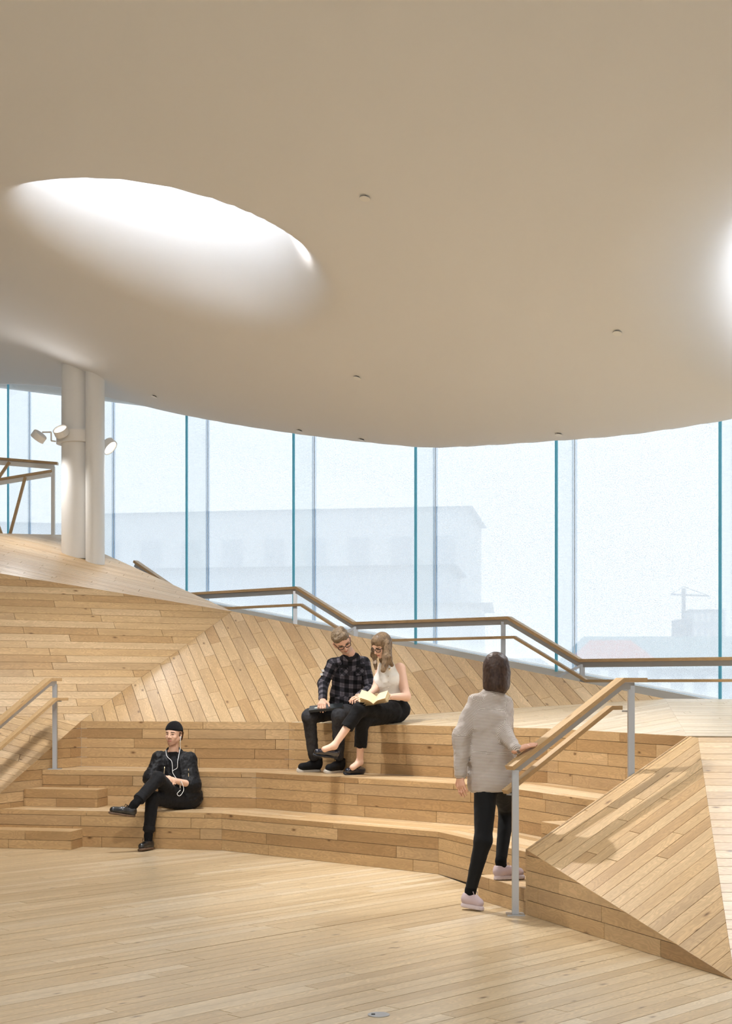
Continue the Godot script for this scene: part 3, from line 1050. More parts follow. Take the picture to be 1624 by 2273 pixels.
func small_things() -> void:
	# flat round detector covers under the ceiling
	var lab := ["round white sprinkler cover right of the skylight", "round white sprinkler cover nearest the right edge", "round white sprinkler cover below the skylight's right end", "round white sprinkler cover nearest the columns", "tiny sprinkler cover at the ceiling edge, left of the lowest dip", "tiny sprinkler cover at the ceiling edge over the couple", "tiny sprinkler cover at the ceiling edge over the walking woman"]
	var xd := COVERS
	for k in xd.size():
		var p: Array = xd[k]
		var h := ceiling_height(p[0], p[1])
		var gx := (ceiling_height(p[0] + 0.05, p[1]) - ceiling_height(p[0] - 0.05, p[1])) / 0.1
		var gd := (ceiling_height(p[0], p[1] + 0.05) - ceiling_height(p[0], p[1] - 0.05)) / 0.1
		var down_dir := -Vector3(-gx, 1.0, gd).normalized()
		var t := thing("sprinkler_cover", lab[k], "sprinkler", V(p[0], h, p[1]), "sprinkler covers on the ceiling")
		var mb := MB.new()
		mb.lathe(Vector3.ZERO, down_dir, [Vector2(0.026, 0), Vector2(0.026, 0.012), Vector2(0.0, 0.012)], 20)
		obj("neck", mb.mesh(M.dark), t)
		var pl := MB.new()
		pl.lathe(Vector3.ZERO, down_dir, [Vector2(0, 0.012), Vector2(0.04, 0.012), Vector2(0.04, 0.017), Vector2(0, 0.017)], 24)
		obj("cover_plate", pl.mesh(M.white), t)
	# socket lid in the floor
	var t := thing("floor_outlet", "small round metal socket lid let into the floor", "floor outlet", V(0.06, 0, 6.56))
	var mb := MB.new()
	mb.lathe(Vector3.ZERO, Vector3.UP, [Vector2(0.052, -0.01), Vector2(0.052, 0.003), Vector2(0, 0.003)], 28)
	obj("lid", mb.mesh(M.steel), t)
	var sl := MB.new()
	sl.box(Vector3(-0.026, 0.0035, 0.0), Vector3(0.009, 0, 0), Vector3(0, 0.0008, 0), Vector3(0, 0, 0.012))
	obj("finger_slot", sl.mesh(M.dark), t)

# ------------------------------------------------------------------ figures
# prim: [a, b, radius at a, radius at b, wide axis, factor along it, take away?, uv turn]
func pr(a: Vector3, b: Vector3, ra: float, rb: float, wide := Vector3.ZERO, fw := 1.0, cut := false, turn := false) -> Array:
	return [a, b, ra, rb, wide, fw, cut, turn]

# One continuous skin over a set of tapered capsules: smooth minimum of their distances, meshed as surface nets.
func blob(prims: Array, k: float, cell: float, amp := 0.0, freq := 10.0, cuts: Array = [], paint = null, with_uv := false) -> MB:
	var lo := Vector3(INF, INF, INF)
	var hi := -lo
	for p in prims:
		if p[6]:
			continue
		var r: float = maxf(p[2], p[3]) * maxf(1.0, p[5]) + cell * 2.5 + amp
		for e in [p[0], p[1]]:
			lo = lo.min(e - Vector3(r, r, r))
			hi = hi.max(e + Vector3(r, r, r))
	var nx := int(ceil((hi.x - lo.x) / cell)) + 1
	var ny := int(ceil((hi.y - lo.y) / cell)) + 1
	var nz := int(ceil((hi.z - lo.z) / cell)) + 1
	var g := PackedFloat32Array()
	g.resize(nx * ny * nz)
	g.fill(1.0)
	for p in prims:
		var a: Vector3 = p[0]
		var ab: Vector3 = p[1] - p[0]
		var ra: float = p[2]
		var dr: float = p[3] - p[2]
		var wide: Vector3 = p[4]
		var sq: float = 1.0 - 1.0 / p[5]
		var flat: bool = p[5] != 1.0
		var cut: bool = p[6]
		var l2 := maxf(ab.length_squared(), 1e-9)
		var reach: float = maxf(p[2], p[3]) * maxf(1.0, p[5]) + k + cell * 2.5
		var ex := Vector3(reach, reach, reach)
		var b0: Vector3 = ((a.min(p[1]) - ex - lo) / cell).floor()
		var b1: Vector3 = ((a.max(p[1]) + ex - lo) / cell).ceil()
		var x0 := maxi(0, int(b0.x))
		var y0 := maxi(0, int(b0.y))
		var z0 := maxi(0, int(b0.z))
		var x1 := mini(nx - 1, int(b1.x))
		var y1 := mini(ny - 1, int(b1.y))
		var z1 := mini(nz - 1, int(b1.z))
		for z in range(z0, z1 + 1):
			for y in range(y0, y1 + 1):
				var o := (z * ny + y) * nx
				for x in range(x0, x1 + 1):
					var q := Vector3(lo.x + x * cell, lo.y + y * cell, lo.z + z * cell) - a
					if flat:
						var t0 := clampf(q.dot(ab) / l2, 0.0, 1.0)
						var off := q - ab * t0
						q -= wide * (off.dot(wide) * sq)
					var t := clampf(q.dot(ab) / l2, 0.0, 1.0)
					var d := (q - ab * t).length() - ra - dr * t
					var v := g[o + x]
					if cut:
						var hc := maxf(k * 0.5 - absf(-d - v), 0.0)
						g[o + x] = maxf(v, -d) + hc * hc * 0.5 / k
					elif k > 0.0:
						var hh := maxf(k - absf(d - v), 0.0)
						g[o + x] = minf(d, v) - hh * hh * 0.25 / k
					else:
						g[o + x] = minf(d, v)
	if amp > 0.0 or cuts.size():
		var near := cell * 3.0 + amp
		for z in nz:
			for y in ny:
				var o := (z * ny + y) * nx
				for x in nx:
					var v := g[o + x]
					if v > near or v < -near * 3.0:
						continue
					var w := Vector3(lo.x + x * cell, lo.y + y * cell, lo.z + z * cell)
					if amp > 0.0:
						v += amp * noise.get_noise_3dv(w * freq)
					for c in cuts:
						v = maxf(v, (w - c[0]).dot(c[1]))
					g[o + x] = v
		for c in cuts:
			# deep inside cells on the far side of a cut must also open
			for z in nz:
				for y in ny:
					var o := (z * ny + y) * nx
					for x in nx:
						if g[o + x] < -near:
							var w := Vector3(lo.x + x * cell, lo.y + y * cell, lo.z + z * cell)
							g[o + x] = maxf(g[o + x], (w - c[0]).dot(c[1]))
	var mb := MB.new()
	var ids := {}
	var row := nx
	var sl := nx * ny
	var lim := cell * 2.2
	for z in nz - 1:
		for y in ny - 1:
			var o := (z * ny + y) * nx
			for x in nx - 1:
				var i := o + x
				var v0 := g[i]
				if v0 > lim or v0 < -lim:
					continue
				var c := [v0, g[i + 1], g[i + row], g[i + row + 1], g[i + sl], g[i + sl + 1], g[i + sl + row], g[i + sl + row + 1]]
				var m := 0
				for e in 8:
					if c[e] < 0.0:
						m |= 1 << e
				if m == 0 or m == 255:
					continue
				var s := Vector3.ZERO
				var cnt := 0
				for e in EDGES:
					var va: float = c[e[0]]
					var vb: float = c[e[1]]
					if (va < 0.0) != (vb < 0.0):
						var t := va / (va - vb)
						s += CORNER[e[0]].lerp(CORNER[e[1]], t)
						cnt += 1
				s /= cnt
				var gx: float = (c[1] - c[0]) + (c[3] - c[2]) + (c[5] - c[4]) + (c[7] - c[6])
				var gy: float = (c[2] - c[0]) + (c[3] - c[1]) + (c[6] - c[4]) + (c[7] - c[5])
				var gz: float = (c[4] - c[0]) + (c[5] - c[1]) + (c[6] - c[2]) + (c[7] - c[3])
				ids[i] = mb.v.size()
				var w := Vector3(lo.x + (x + s.x) * cell, lo.y + (y + s.y) * cell, lo.z + (z + s.z) * cell)
				mb.v.append(w)
				mb.n.append(Vector3(gx, gy, gz).normalized())
				if paint != null:
					mb.c.append(paint.call(w))
				if with_uv:
					mb.t.append(prim_uv(prims, w))
	for i in ids:
		var x: int = i % nx
		var y: int = (i / nx) % ny
		var z: int = i / sl
		var v0 := g[i]
		if y > 0 and z > 0 and (v0 < 0.0) != (g[i + 1] < 0.0):
			face4(mb, ids, i, i - row, i - row - sl, i - sl, v0 < 0.0)
		if x > 0 and z > 0 and (v0 < 0.0) != (g[i + row] < 0.0):
			face4(mb, ids, i, i - sl, i - sl - 1, i - 1, v0 < 0.0)
		if x > 0 and y > 0 and (v0 < 0.0) != (g[i + sl] < 0.0):
			face4(mb, ids, i, i - 1, i - 1 - row, i - row, v0 < 0.0)
	return mb

const EDGES := [[0, 1], [2, 3], [4, 5], [6, 7], [0, 2], [1, 3], [4, 6], [5, 7], [0, 4], [1, 5], [2, 6], [3, 7]]
const CORNER := [Vector3(0, 0, 0), Vector3(1, 0, 0), Vector3(0, 1, 0), Vector3(1, 1, 0), Vector3(0, 0, 1), Vector3(1, 0, 1), Vector3(0, 1, 1), Vector3(1, 1, 1)]

func face4(mb: MB, ids: Dictionary, a: int, b: int, c: int, d: int, inside: bool) -> void:
	if not (ids.has(a) and ids.has(b) and ids.has(c) and ids.has(d)):
		return
	var p: int = ids[a]
	var q: int = ids[b]
	var r: int = ids[c]
	var s: int = ids[d]
	if inside:
		mb.i.append_array([p, r, q, p, s, r])
	else:
		mb.i.append_array([p, q, r, p, r, s])

func prim_uv(prims: Array, w: Vector3) -> Vector2:
	var best := INF
	var out := Vector2.ZERO
	for p in prims:
		if p[6]:
			continue
		var ab: Vector3 = p[1] - p[0]
		var q: Vector3 = w - p[0]
		var t := clampf(q.dot(ab) / maxf(1e-9, ab.length_squared()), 0.0, 1.0)
		var off := q - ab * t
		if p[5] != 1.0:
			off -= p[4] * (off.dot(p[4]) * (1.0 - 1.0 / p[5]))
		var d: float = off.length() - lerpf(p[2], p[3], t)
		if d < best:
			best = d
			var axis := ab.normalized()
			var side: Vector3 = p[4] if p[4] != Vector3.ZERO else axis.cross(Vector3.BACK).normalized()
			var v := q.dot(axis)
			var u := q.dot(side)
			out = Vector2(v, u) if p[7] else Vector2(u, v)
	return out

func join(a: MB, b: MB) -> MB:
	var k := a.v.size()
	a.v.append_array(b.v)
	a.n.append_array(b.n)
	a.c.append_array(b.c)
	a.t.append_array(b.t)
	for i in b.i:
		a.i.append(i + k)
	return a

# head axes: centre, forward, up
func axes(f: Vector3, up: Vector3) -> Basis:
	f = f.normalized()
	var x := up.cross(f).normalized()
	return Basis(x, f.cross(x).normalized(), f)

func head_prims(c: Vector3, b: Basis, s: float, neck: Vector3) -> Array:
	var L := func(x: float, y: float, z: float) -> Vector3: return c + b * (Vector3(x, y, z) * s)
	var p := [
		pr(L.call(0, 0.036, -0.024), L.call(0, 0.036, 0.022), 0.078 * s, 0.073 * s),
		pr(L.call(0, 0.0, 0.028), L.call(0, -0.045, 0.034), 0.062 * s, 0.049 * s),
		pr(L.call(0, -0.088, 0.05), L.call(0, -0.09, 0.056), 0.022 * s, 0.02 * s),
		pr(L.call(0, -0.06, 0.078), L.call(0, -0.075, 0.07), 0.012 * s, 0.012 * s),
		pr(L.call(0, 0.02, 0.088), L.call(0, -0.02, 0.106), 0.008 * s, 0.011 * s),
		pr(L.call(0, -0.05, -0.02), neck, 0.05 * s, 0.056 * s)]
	for x in [-1.0, 1.0]:
		p.append(pr(L.call(0.048 * x, -0.03, 0.0), L.call(0.02 * x, -0.084, 0.043), 0.026 * s, 0.02 * s))
		p.append(pr(L.call(0.011 * x, -0.024, 0.092), L.call(0.011 * x, -0.023, 0.088), 0.008 * s, 0.008 * s))
		p.append(pr(L.call(0.042 * x, 0.031, 0.068), L.call(0.014 * x, 0.033, 0.082), 0.01 * s, 0.01 * s))
		p.append(pr(L.call(0.04 * x, -0.018, 0.056), L.call(0.036 * x, -0.03, 0.056), 0.025 * s, 0.02 * s))
		p.append(pr(L.call(0.079 * x, 0.008, -0.01), L.call(0.075 * x, -0.028, 0.002), 0.013 * s, 0.009 * s))
		p.append(pr(L.call(0.031 * x, 0.013, 0.1), L.call(0.031 * x, 0.013, 0.099), 0.013 * s, 0.013 * s, Vector3.ZERO, 1.0, true))
	return p

func hand_prims(w: Vector3, d: Vector3, back: Vector3, thumb: float, curl: float, s := 1.0) -> Array:
	d = d.normalized()
	var side := d.cross(back).normalized() * thumb
	back = side.cross(d).normalized() * (1.0 if side.cross(d).dot(back) > 0.0 else -1.0)
	var p := [pr(w - d * 0.02 * s, w + d * 0.02 * s, 0.024 * s, 0.024 * s, side, 1.2), pr(w + d * 0.03 * s, w + d * 0.075 * s, 0.018 * s, 0.018 * s, side, 1.9)]
	var lens := [0.068, 0.077, 0.071, 0.056]
	for i in 4:
		var off := side * (0.03 - 0.0195 * i) * s
		var a := w + d * (0.084 - absf(i - 1.2) * 0.004) * s + off
		var c1 := curl * (0.8 + 0.15 * i)
		var d1 := (d * cos(c1) - back * sin(c1) + side * (0.08 - 0.06 * i)).normalized()
		var c2 := c1 + curl * 1.1
		var d2 := (d * cos(c2) - back * sin(c2) + side * (0.06 - 0.05 * i)).normalized()
		var m: Vector3 = a + d1 * lens[i] * 0.52 * s
		p.append(pr(a - d * 0.015 * s, a, 0.0095 * s, 0.009 * s))
		p.append(pr(a, m, 0.0088 * s, 0.008 * s))
		p.append(pr(m, m + d2 * lens[i] * 0.48 * s, 0.008 * s, 0.0065 * s))
	var ta := w + d * 0.022 * s + side * 0.026 * s
	var t1 := (d * 0.65 + side * 0.7 - back * 0.25).normalized()
	var t2 := (d * 0.9 + side * 0.3 - back * (0.3 + curl * 0.4)).normalized()
	p.append(pr(ta, ta + t1 * 0.042 * s, 0.013 * s, 0.0105 * s))
	p.append(pr(ta + t1 * 0.042 * s, ta + t1 * 0.042 * s + t2 * 0.032 * s, 0.0105 * s, 0.008 * s))
	return p

func soft(m: Color, rough := 0.85, rim := 0.0) -> StandardMaterial3D:
	var s := mat(m, rough, 0.0, 0.35)
	if rim > 0.0:
		s.rim_enabled = true
		s.rim = rim
	return s

func painted(rough := 0.6) -> StandardMaterial3D:
	var s := mat(Color.WHITE, rough, 0.0, 0.4)
	s.vertex_color_use_as_albedo = true
	return s

func lin(r: float, g: float, b: float) -> Color:
	return rgb(r, g, b).srgb_to_linear()

func face_paint(c: Vector3, b: Basis, s: float, skin: Color, brow: Color, lip: Color, beard: Color, beard_amount: float) -> Callable:
	return func(w: Vector3) -> Color:
		var q := b.inverse() * (w - c) / s
		var col := skin
		if q.z > 0.0:
			var stub := clampf((-0.045 - q.y) / 0.02, 0.0, 1.0) * clampf((q.y + 0.125) / 0.02, 0.0, 1.0)
			stub = maxf(stub, (1.0 if absf(q.y + 0.04) < 0.009 and absf(q.x) < 0.026 else 0.0) * 0.9)
			col = col.lerp(beard, stub * beard_amount)
			for x in [-1.0, 1.0]:
				var e := Vector2(q.x - 0.031 * x, q.y - 0.012)
				if absf(e.x) < 0.013 and absf(e.y) < 0.0045 and q.z > 0.05:
					col = lin(62, 44, 36)
				if absf(e.x - 0.002 * x) < 0.019 and absf(q.y - 0.034) < 0.005 and q.z > 0.05:
					col = brow
			if absf(q.x) < 0.02 and absf(q.y + 0.058) < 0.006 and q.z > 0.06:
				col = lip
		return col

func hair_paint(dark: Color, light: Color, down: Vector3) -> Callable:
	return func(w: Vector3) -> Color:
		var q := w - down * w.dot(down) * 0.92
		return dark.lerp(light, clampf(0.5 + 0.9 * noise.get_noise_3dv(q * 110.0) + 0.35 * noise.get_noise_3dv(w * 14.0), 0.0, 1.0))

func shoe(root: Node3D, heel: Vector3, toe: Vector3, ankle: Vector3, wide: float, high: float, upper: Material, solem: Material, lacem: Material, sole_h := 0.022) -> void:
	var d := (toe - heel).normalized()
	var len := (toe - heel).length()
	var up := (ankle - heel - d * (ankle - heel).dot(d)).normalized()
	var side := d.cross(up).normalized()
	var h0 := heel + d * wide * 0.9
	var t0 := toe - d * wide * 0.85
	var prims := [
		pr(h0 + up * (sole_h + 0.028), h0 + up * high * 0.62 - d * 0.004, wide * 0.92, wide * 0.86),
		pr(h0 + up * (sole_h + 0.03), t0 + up * (sole_h + 0.018), wide * 0.9, wide * 0.8),
		pr(h0 + up * high * 0.55, h0 + d * len * 0.3 + up * (sole_h + 0.04), wide * 0.88, wide * 0.8),
		pr(h0 + up * high * 0.62, h0 + up * high * 0.92, wide * 0.84, wide * 0.8)]
	var mb := blob(prims, 0.02, 0.007, 0.0, 10.0, [[heel + up * sole_h * 0.8, -up], [h0 + up * high, up]])
	var sh := obj("shoe", mb.mesh(upper), root)
	var sp := [pr(h0 + up * 0.01, heel + d * len * 0.5 + up * 0.01, wide, wide * 0.82), pr(heel + d * len * 0.5 + up * 0.01, t0 + up * 0.01, wide * 0.85, wide * 0.98)]
	obj("sole", blob(sp, 0.02, 0.007, 0.0, 10.0, [[heel, -up], [heel + up * sole_h, up]]).mesh(solem), sh)
	var lb := MB.new()
	for i in 4:
		var f := 0.34 + 0.08 * i
		var c := h0 + d * len * (f - 0.14) + up * (sole_h + 0.115 - 0.145 * f + (high - 0.09) * (0.9 - 1.5 * f) * 0.6)
		lb.tube([c - side * 0.02, c + up * 0.008, c + side * 0.02], 0.0028, 6)
	var kn := h0 + d * len * 0.17 + up * (sole_h + 0.075 + (high - 0.09) * 0.25)
	lb.tube([kn, kn + side * 0.035 + up * 0.012 + d * 0.02, kn + side * 0.03 - up * 0.012 + d * 0.03], 0.0026, 6)
	lb.tube([kn, kn - side * 0.035 + up * 0.012 + d * 0.02, kn - side * 0.03 - up * 0.012 + d * 0.03], 0.0026, 6)
	obj("laces", lb.mesh(lacem), sh)

func glasses(root: Node3D, c: Vector3, b: Basis, s: float, m: Material) -> void:
	var mb := MB.new()
	for x in [-1.0, 1.0]:
		var pts := []
		for i in 13:
			var a := TAU * i / 12.0
			var ex := signf(cos(a)) * pow(absf(cos(a)), 0.7)
			var ey := signf(sin(a)) * pow(absf(sin(a)), 0.7)
			pts.append(c + b * (Vector3(0.034 * x + 0.026 * ex, 0.008 + 0.019 * ey, 0.098 - 0.012 * absf(0.034 * x + 0.026 * ex) / 0.06) * s))
		mb.tube(pts, 0.0032 * s, 6)
		mb.tube([c + b * (Vector3(0.06 * x, 0.018, 0.088) * s), c + b * (Vector3(0.08 * x, 0.014, 0.0) * s)], 0.0028 * s, 6)
	mb.tube([c + b * (Vector3(-0.009, 0.014, 0.1) * s), c + b * (Vector3(0.009, 0.014, 0.1) * s)], 0.003 * s, 6)
	obj("glasses", mb.mesh(m), root)

func grid_image(w: int, fn: Callable) -> ImageTexture:
	return noise_image(w, fn)

func people() -> void:
	sitter()
	reader()
	reading_woman()
	walker()

# man in the knitted cap, legs crossed
func sitter() -> void:
	var j := J_SITTER
	var t := thing("person", "person in black jacket and knitted cap sitting alone, legs crossed", "person", V(-1.83, 0.351, 13.6), "people on the tiers")
	var skin := lin(232, 190, 165)
	var hb := axes(Vector3(-0.34, 0.06, 0.94), Vector3(0.03, 1, 0.02))
	var hc: Vector3 = j.head
	var sx := Vector3(0.98, 0, 0.1).normalized()
	var body := blob([pr(j.pelvis, j.belly, 0.09, 0.09, sx, 1.4), pr(j.belly, j.chest, 0.09, 0.1, sx, 1.4), pr(j.chest, j.neck, 0.09, 0.05, sx, 1.4),
		pr(j.rs, j.re, 0.045, 0.038), pr(j.re, j.rw, 0.037, 0.027), pr(j.ls, j.le, 0.045, 0.04), pr(j.le, j.lw, 0.04, 0.028),
		pr(j.rhip, j.rknee, 0.07, 0.05), pr(j.rknee, j.rank, 0.048, 0.033), pr(j.lhip, j.lknee, 0.07, 0.05), pr(j.lknee, j.lank, 0.048, 0.033)], 0.03, 0.012, 0.0, 10.0, [], func(_w): return skin)
	join(body, blob(head_prims(hc, hb, 0.93, j.neck), 0.014, 0.0045, 0.0, 10.0, [], face_paint(hc, hb, 0.93, skin, lin(84, 60, 44), lin(186, 110, 98), lin(150, 104, 80), 0.55)))
	join(body, blob(hand_prims(j.lw, j.lh - j.lw, Vector3(0, 0.5, 0.8), -1.0, 0.35), 0.008, 0.0045, 0.0, 10.0, [], func(_w): return skin))
	join(body, blob(hand_prims(j.rw, Vector3(0.8, 0.1, 0.3), Vector3(0, 0.5, 0.8), 1.0, 0.35), 0.008, 0.0045, 0.0, 10.0, [], func(_w): return skin))
	obj("body", body.mesh(painted()), t)
	var black := soft(rgb(20, 20, 23), 0.8, 0.25)
	var jacketm := soft(rgb(17, 17, 20), 0.55, 0.2)
	# shirt
	obj("t_shirt", blob([pr(j.belly, j.chest, 0.105, 0.112, sx, 1.35), pr(j.chest, j.neck + Vector3(0, -0.03, 0.01), 0.108, 0.06, sx, 1.2)], 0.03, 0.01, 0.006, 14.0).mesh(black), t)
	# open bomber jacket with pushed-up sleeves
	var jk := [pr(j.pelvis + Vector3(0.02, 0.03, -0.02), j.belly, 0.135, 0.13, sx, 1.28), pr(j.belly, j.chest, 0.13, 0.13, sx, 1.42), pr(j.chest, j.neck + Vector3(0, -0.03, -0.02), 0.12, 0.075, sx, 1.35),
		pr(j.neck + Vector3(0, -0.01, -0.012), j.neck + Vector3(0, 0.012, -0.012), 0.068, 0.066),
		pr(j.neck + Vector3(0, -0.05, -0.02), j.rs + Vector3(0.01, -0.005, 0), 0.06, 0.064), pr(j.neck + Vector3(0, -0.05, -0.02), j.ls + Vector3(-0.01, -0.005, 0), 0.06, 0.064), pr(j.rs + Vector3(0.015, -0.02, 0), j.re, 0.07, 0.07), pr(j.ls + Vector3(-0.015, -0.02, 0), j.le, 0.074, 0.078), pr(j.re, j.re + (j.rw - j.re) * 0.3, 0.07, 0.06), pr(j.le, j.le + (j.lw - j.le) * 0.15, 0.075, 0.062)]
	# the front stands open: a wedge is left out over the shirt
	var open_a: Vector3 = j.neck + Vector3(0.0, 0.0, 0.10)
	var open_b: Vector3 = j.belly + Vector3(0.0, -0.03, 0.16)
	jk.append(pr(open_a, open_b, 0.042, 0.055, Vector3.ZERO, 1.0, true))
	jk.append(pr(j.neck + Vector3(0, 0.03, 0.03), j.neck + Vector3(0, 0.08, 0.03), 0.058, 0.06, Vector3.ZERO, 1.0, true))
	var jo := obj("jacket", blob(jk, 0.035, 0.0085, 0.009, 20.0).mesh(jacketm), t)
	for e in [[j.neck + Vector3(-0.075, -0.09, 0.085), j.chest + Vector3(-0.085, -0.02, 0.125), j.chest + Vector3(-0.09, -0.1, 0.135)], [j.le + (j.ls - j.le) * 0.62 + Vector3(-0.02, 0, 0.076), j.le + (j.ls - j.le) * 0.3 + Vector3(-0.025, 0, 0.08)], [j.pelvis + Vector3(-0.04, 0.06, 0.17), j.pelvis + Vector3(-0.02, -0.03, 0.165)]]:
		var zip := MB.new()
		zip.tube(e, 0.0048, 6)
		obj("zip", zip.mesh(mat(rgb(214, 190, 150), 0.3, 0.7)), jo)
	# trousers with turned-up cuffs
	var up1: Vector3 = j.rknee + (j.rank - j.rknee) * 0.78
	var up2: Vector3 = j.lknee + (j.lank - j.lknee) * 0.82
	var tr := [pr(j.pelvis, j.pelvis + Vector3(0, 0.06, 0), 0.115, 0.11, sx, 1.25), pr(j.rhip, j.rknee, 0.088, 0.066), pr(j.rknee, up1, 0.064, 0.052), pr(j.lhip, j.lknee, 0.088, 0.066), pr(j.lknee, up2, 0.064, 0.053)]
	var tro := obj("trousers", blob(tr, 0.025, 0.0095, 0.006, 16.0).mesh(black), t)
	for e in [[j.rknee, up1, j.rank], [j.lknee, up2, j.lank]]:
		var cf := MB.new()
		var ax: Vector3 = (e[2] - e[0]).normalized()
		cf.lathe(e[1] - ax * 0.03, ax, [Vector2(0.05, 0), Vector2(0.058, 0.004), Vector2(0.06, 0.04), Vector2(0.055, 0.048), Vector2(0.04, 0.046)], 20)
		obj("cuff", cf.mesh(soft(rgb(26, 26, 29), 0.8)), tro)
	for e in [[up1, j.rank, j.rheel, j.rtoe], [up2, j.lank, j.lheel, j.ltoe]]:
		obj("sock", blob([pr(e[0] + (e[0] - e[1]) * 0.3, e[1], 0.043, 0.039), pr(e[1], e[2] + (e[3] - e[2]) * 0.2 + (e[1] - e[2]).normalized() * 0.05, 0.039, 0.038)], 0.015, 0.007).mesh(soft(rgb(16, 16, 18), 0.95)), t)
	var leather := mat(rgb(24, 24, 27), 0.3, 0.0, 0.6)
	var solem := mat(rgb(96, 74, 56), 0.7)
	shoe(t, j.rheel, j.rtoe, j.rank, 0.042, 0.085, leather, solem, black)
	shoe(t, j.lheel, j.ltoe, j.lank, 0.042, 0.085, leather, solem, black)
	# rolled knitted cap
	var cap := blob([pr(hc + hb * Vector3(0, 0.052, -0.022), hc + hb * Vector3(0, 0.055, 0.012), 0.082, 0.078), pr(hc + hb * Vector3(0, 0.085, -0.02), hc + hb * Vector3(0, 0.085, 0.0), 0.062, 0.06)], 0.02, 0.005, 0.002, 60.0, [[hc + hb * Vector3(0, 0.05, 0.0), hb * Vector3(0, -1, 0.1)]])
	var co := obj("knitted_cap", cap.mesh(soft(rgb(19, 19, 22), 0.95, 0.3)), t)
	var roll := MB.new()
	var rp := []
	for i in 25:
		var a := TAU * i / 24.0
		rp.append(hc + hb * Vector3(0.075 * sin(a), 0.06 - 0.004 * cos(a), -0.008 + 0.084 * cos(a)))
	roll.tube(rp, 0.0115, 8)
	obj("rolled_brim", roll.mesh(soft(rgb(22, 22, 25), 0.95, 0.3)), co)
	# hair at the nape
	obj("hair", blob([pr(hc + hb * Vector3(-0.05, 0.03, -0.05), hc + hb * Vector3(-0.05, -0.025, -0.055), 0.032, 0.022), pr(hc + hb * Vector3(0.05, 0.03, -0.05), hc + hb * Vector3(0.05, -0.025, -0.055), 0.032, 0.022), pr(hc + hb * Vector3(0.068, 0.03, 0.0), hc + hb * Vector3(0.07, 0.0, 0.006), 0.012, 0.008)], 0.01, 0.005).mesh(soft(rgb(92, 66, 46), 0.7)), t)
	# earphone cord
	var ec := MB.new()
	var ear := hc + hb * Vector3(0.084, -0.012, 0.008)
	ec.tube(spline([ear, ear + Vector3(-0.002, -0.05, 0.012), j.neck + Vector3(0.075, 0.05, 0.06), j.chest + Vector3(0.05, 0.06, 0.155), j.chest + Vector3(0.045, -0.01, 0.165), j.chest + Vector3(0.0, -0.05, 0.168), j.belly + Vector3(0.01, 0.04, 0.165), j.belly + Vector3(0.03, -0.02, 0.19), j.lw + Vector3(0.06, 0.0, 0.05), j.lw + Vector3(0.09, -0.08, 0.06), j.lw + Vector3(0.055, -0.14, 0.08), j.lw + Vector3(0.03, -0.12, 0.09), j.lw + Vector3(0.06, -0.085, 0.07)]), 0.003, 6)
	ec.tube(spline([j.neck + Vector3(-0.068, 0.03, 0.055), j.neck + Vector3(-0.05, -0.03, 0.1), j.chest + Vector3(-0.01, 0.05, 0.15), j.chest + Vector3(0.0, -0.05, 0.168)]), 0.003, 6)
	ec.lathe(ear, hb * Vector3(-1, 0, 0), [Vector2(0, -0.006), Vector2(0.008, -0.004), Vector2(0.008, 0.006), Vector2(0, 0.008)], 10)
	obj("earphones", ec.mesh(mat(rgb(240, 240, 240), 0.4)), t)

func spline(p: Array) -> Array:
	var c := Curve3D.new()
	for k in p.size():
		var a: Vector3 = p[maxi(0, k - 1)]
		var b: Vector3 = p[mini(p.size() - 1, k + 1)]
		c.add_point(p[k], (a - b) / 6.0, (b - a) / 6.0)
	var out := []
	for k in (p.size() - 1) * 6 + 1:
		out.append(c.samplef(k / 6.0))
	return out

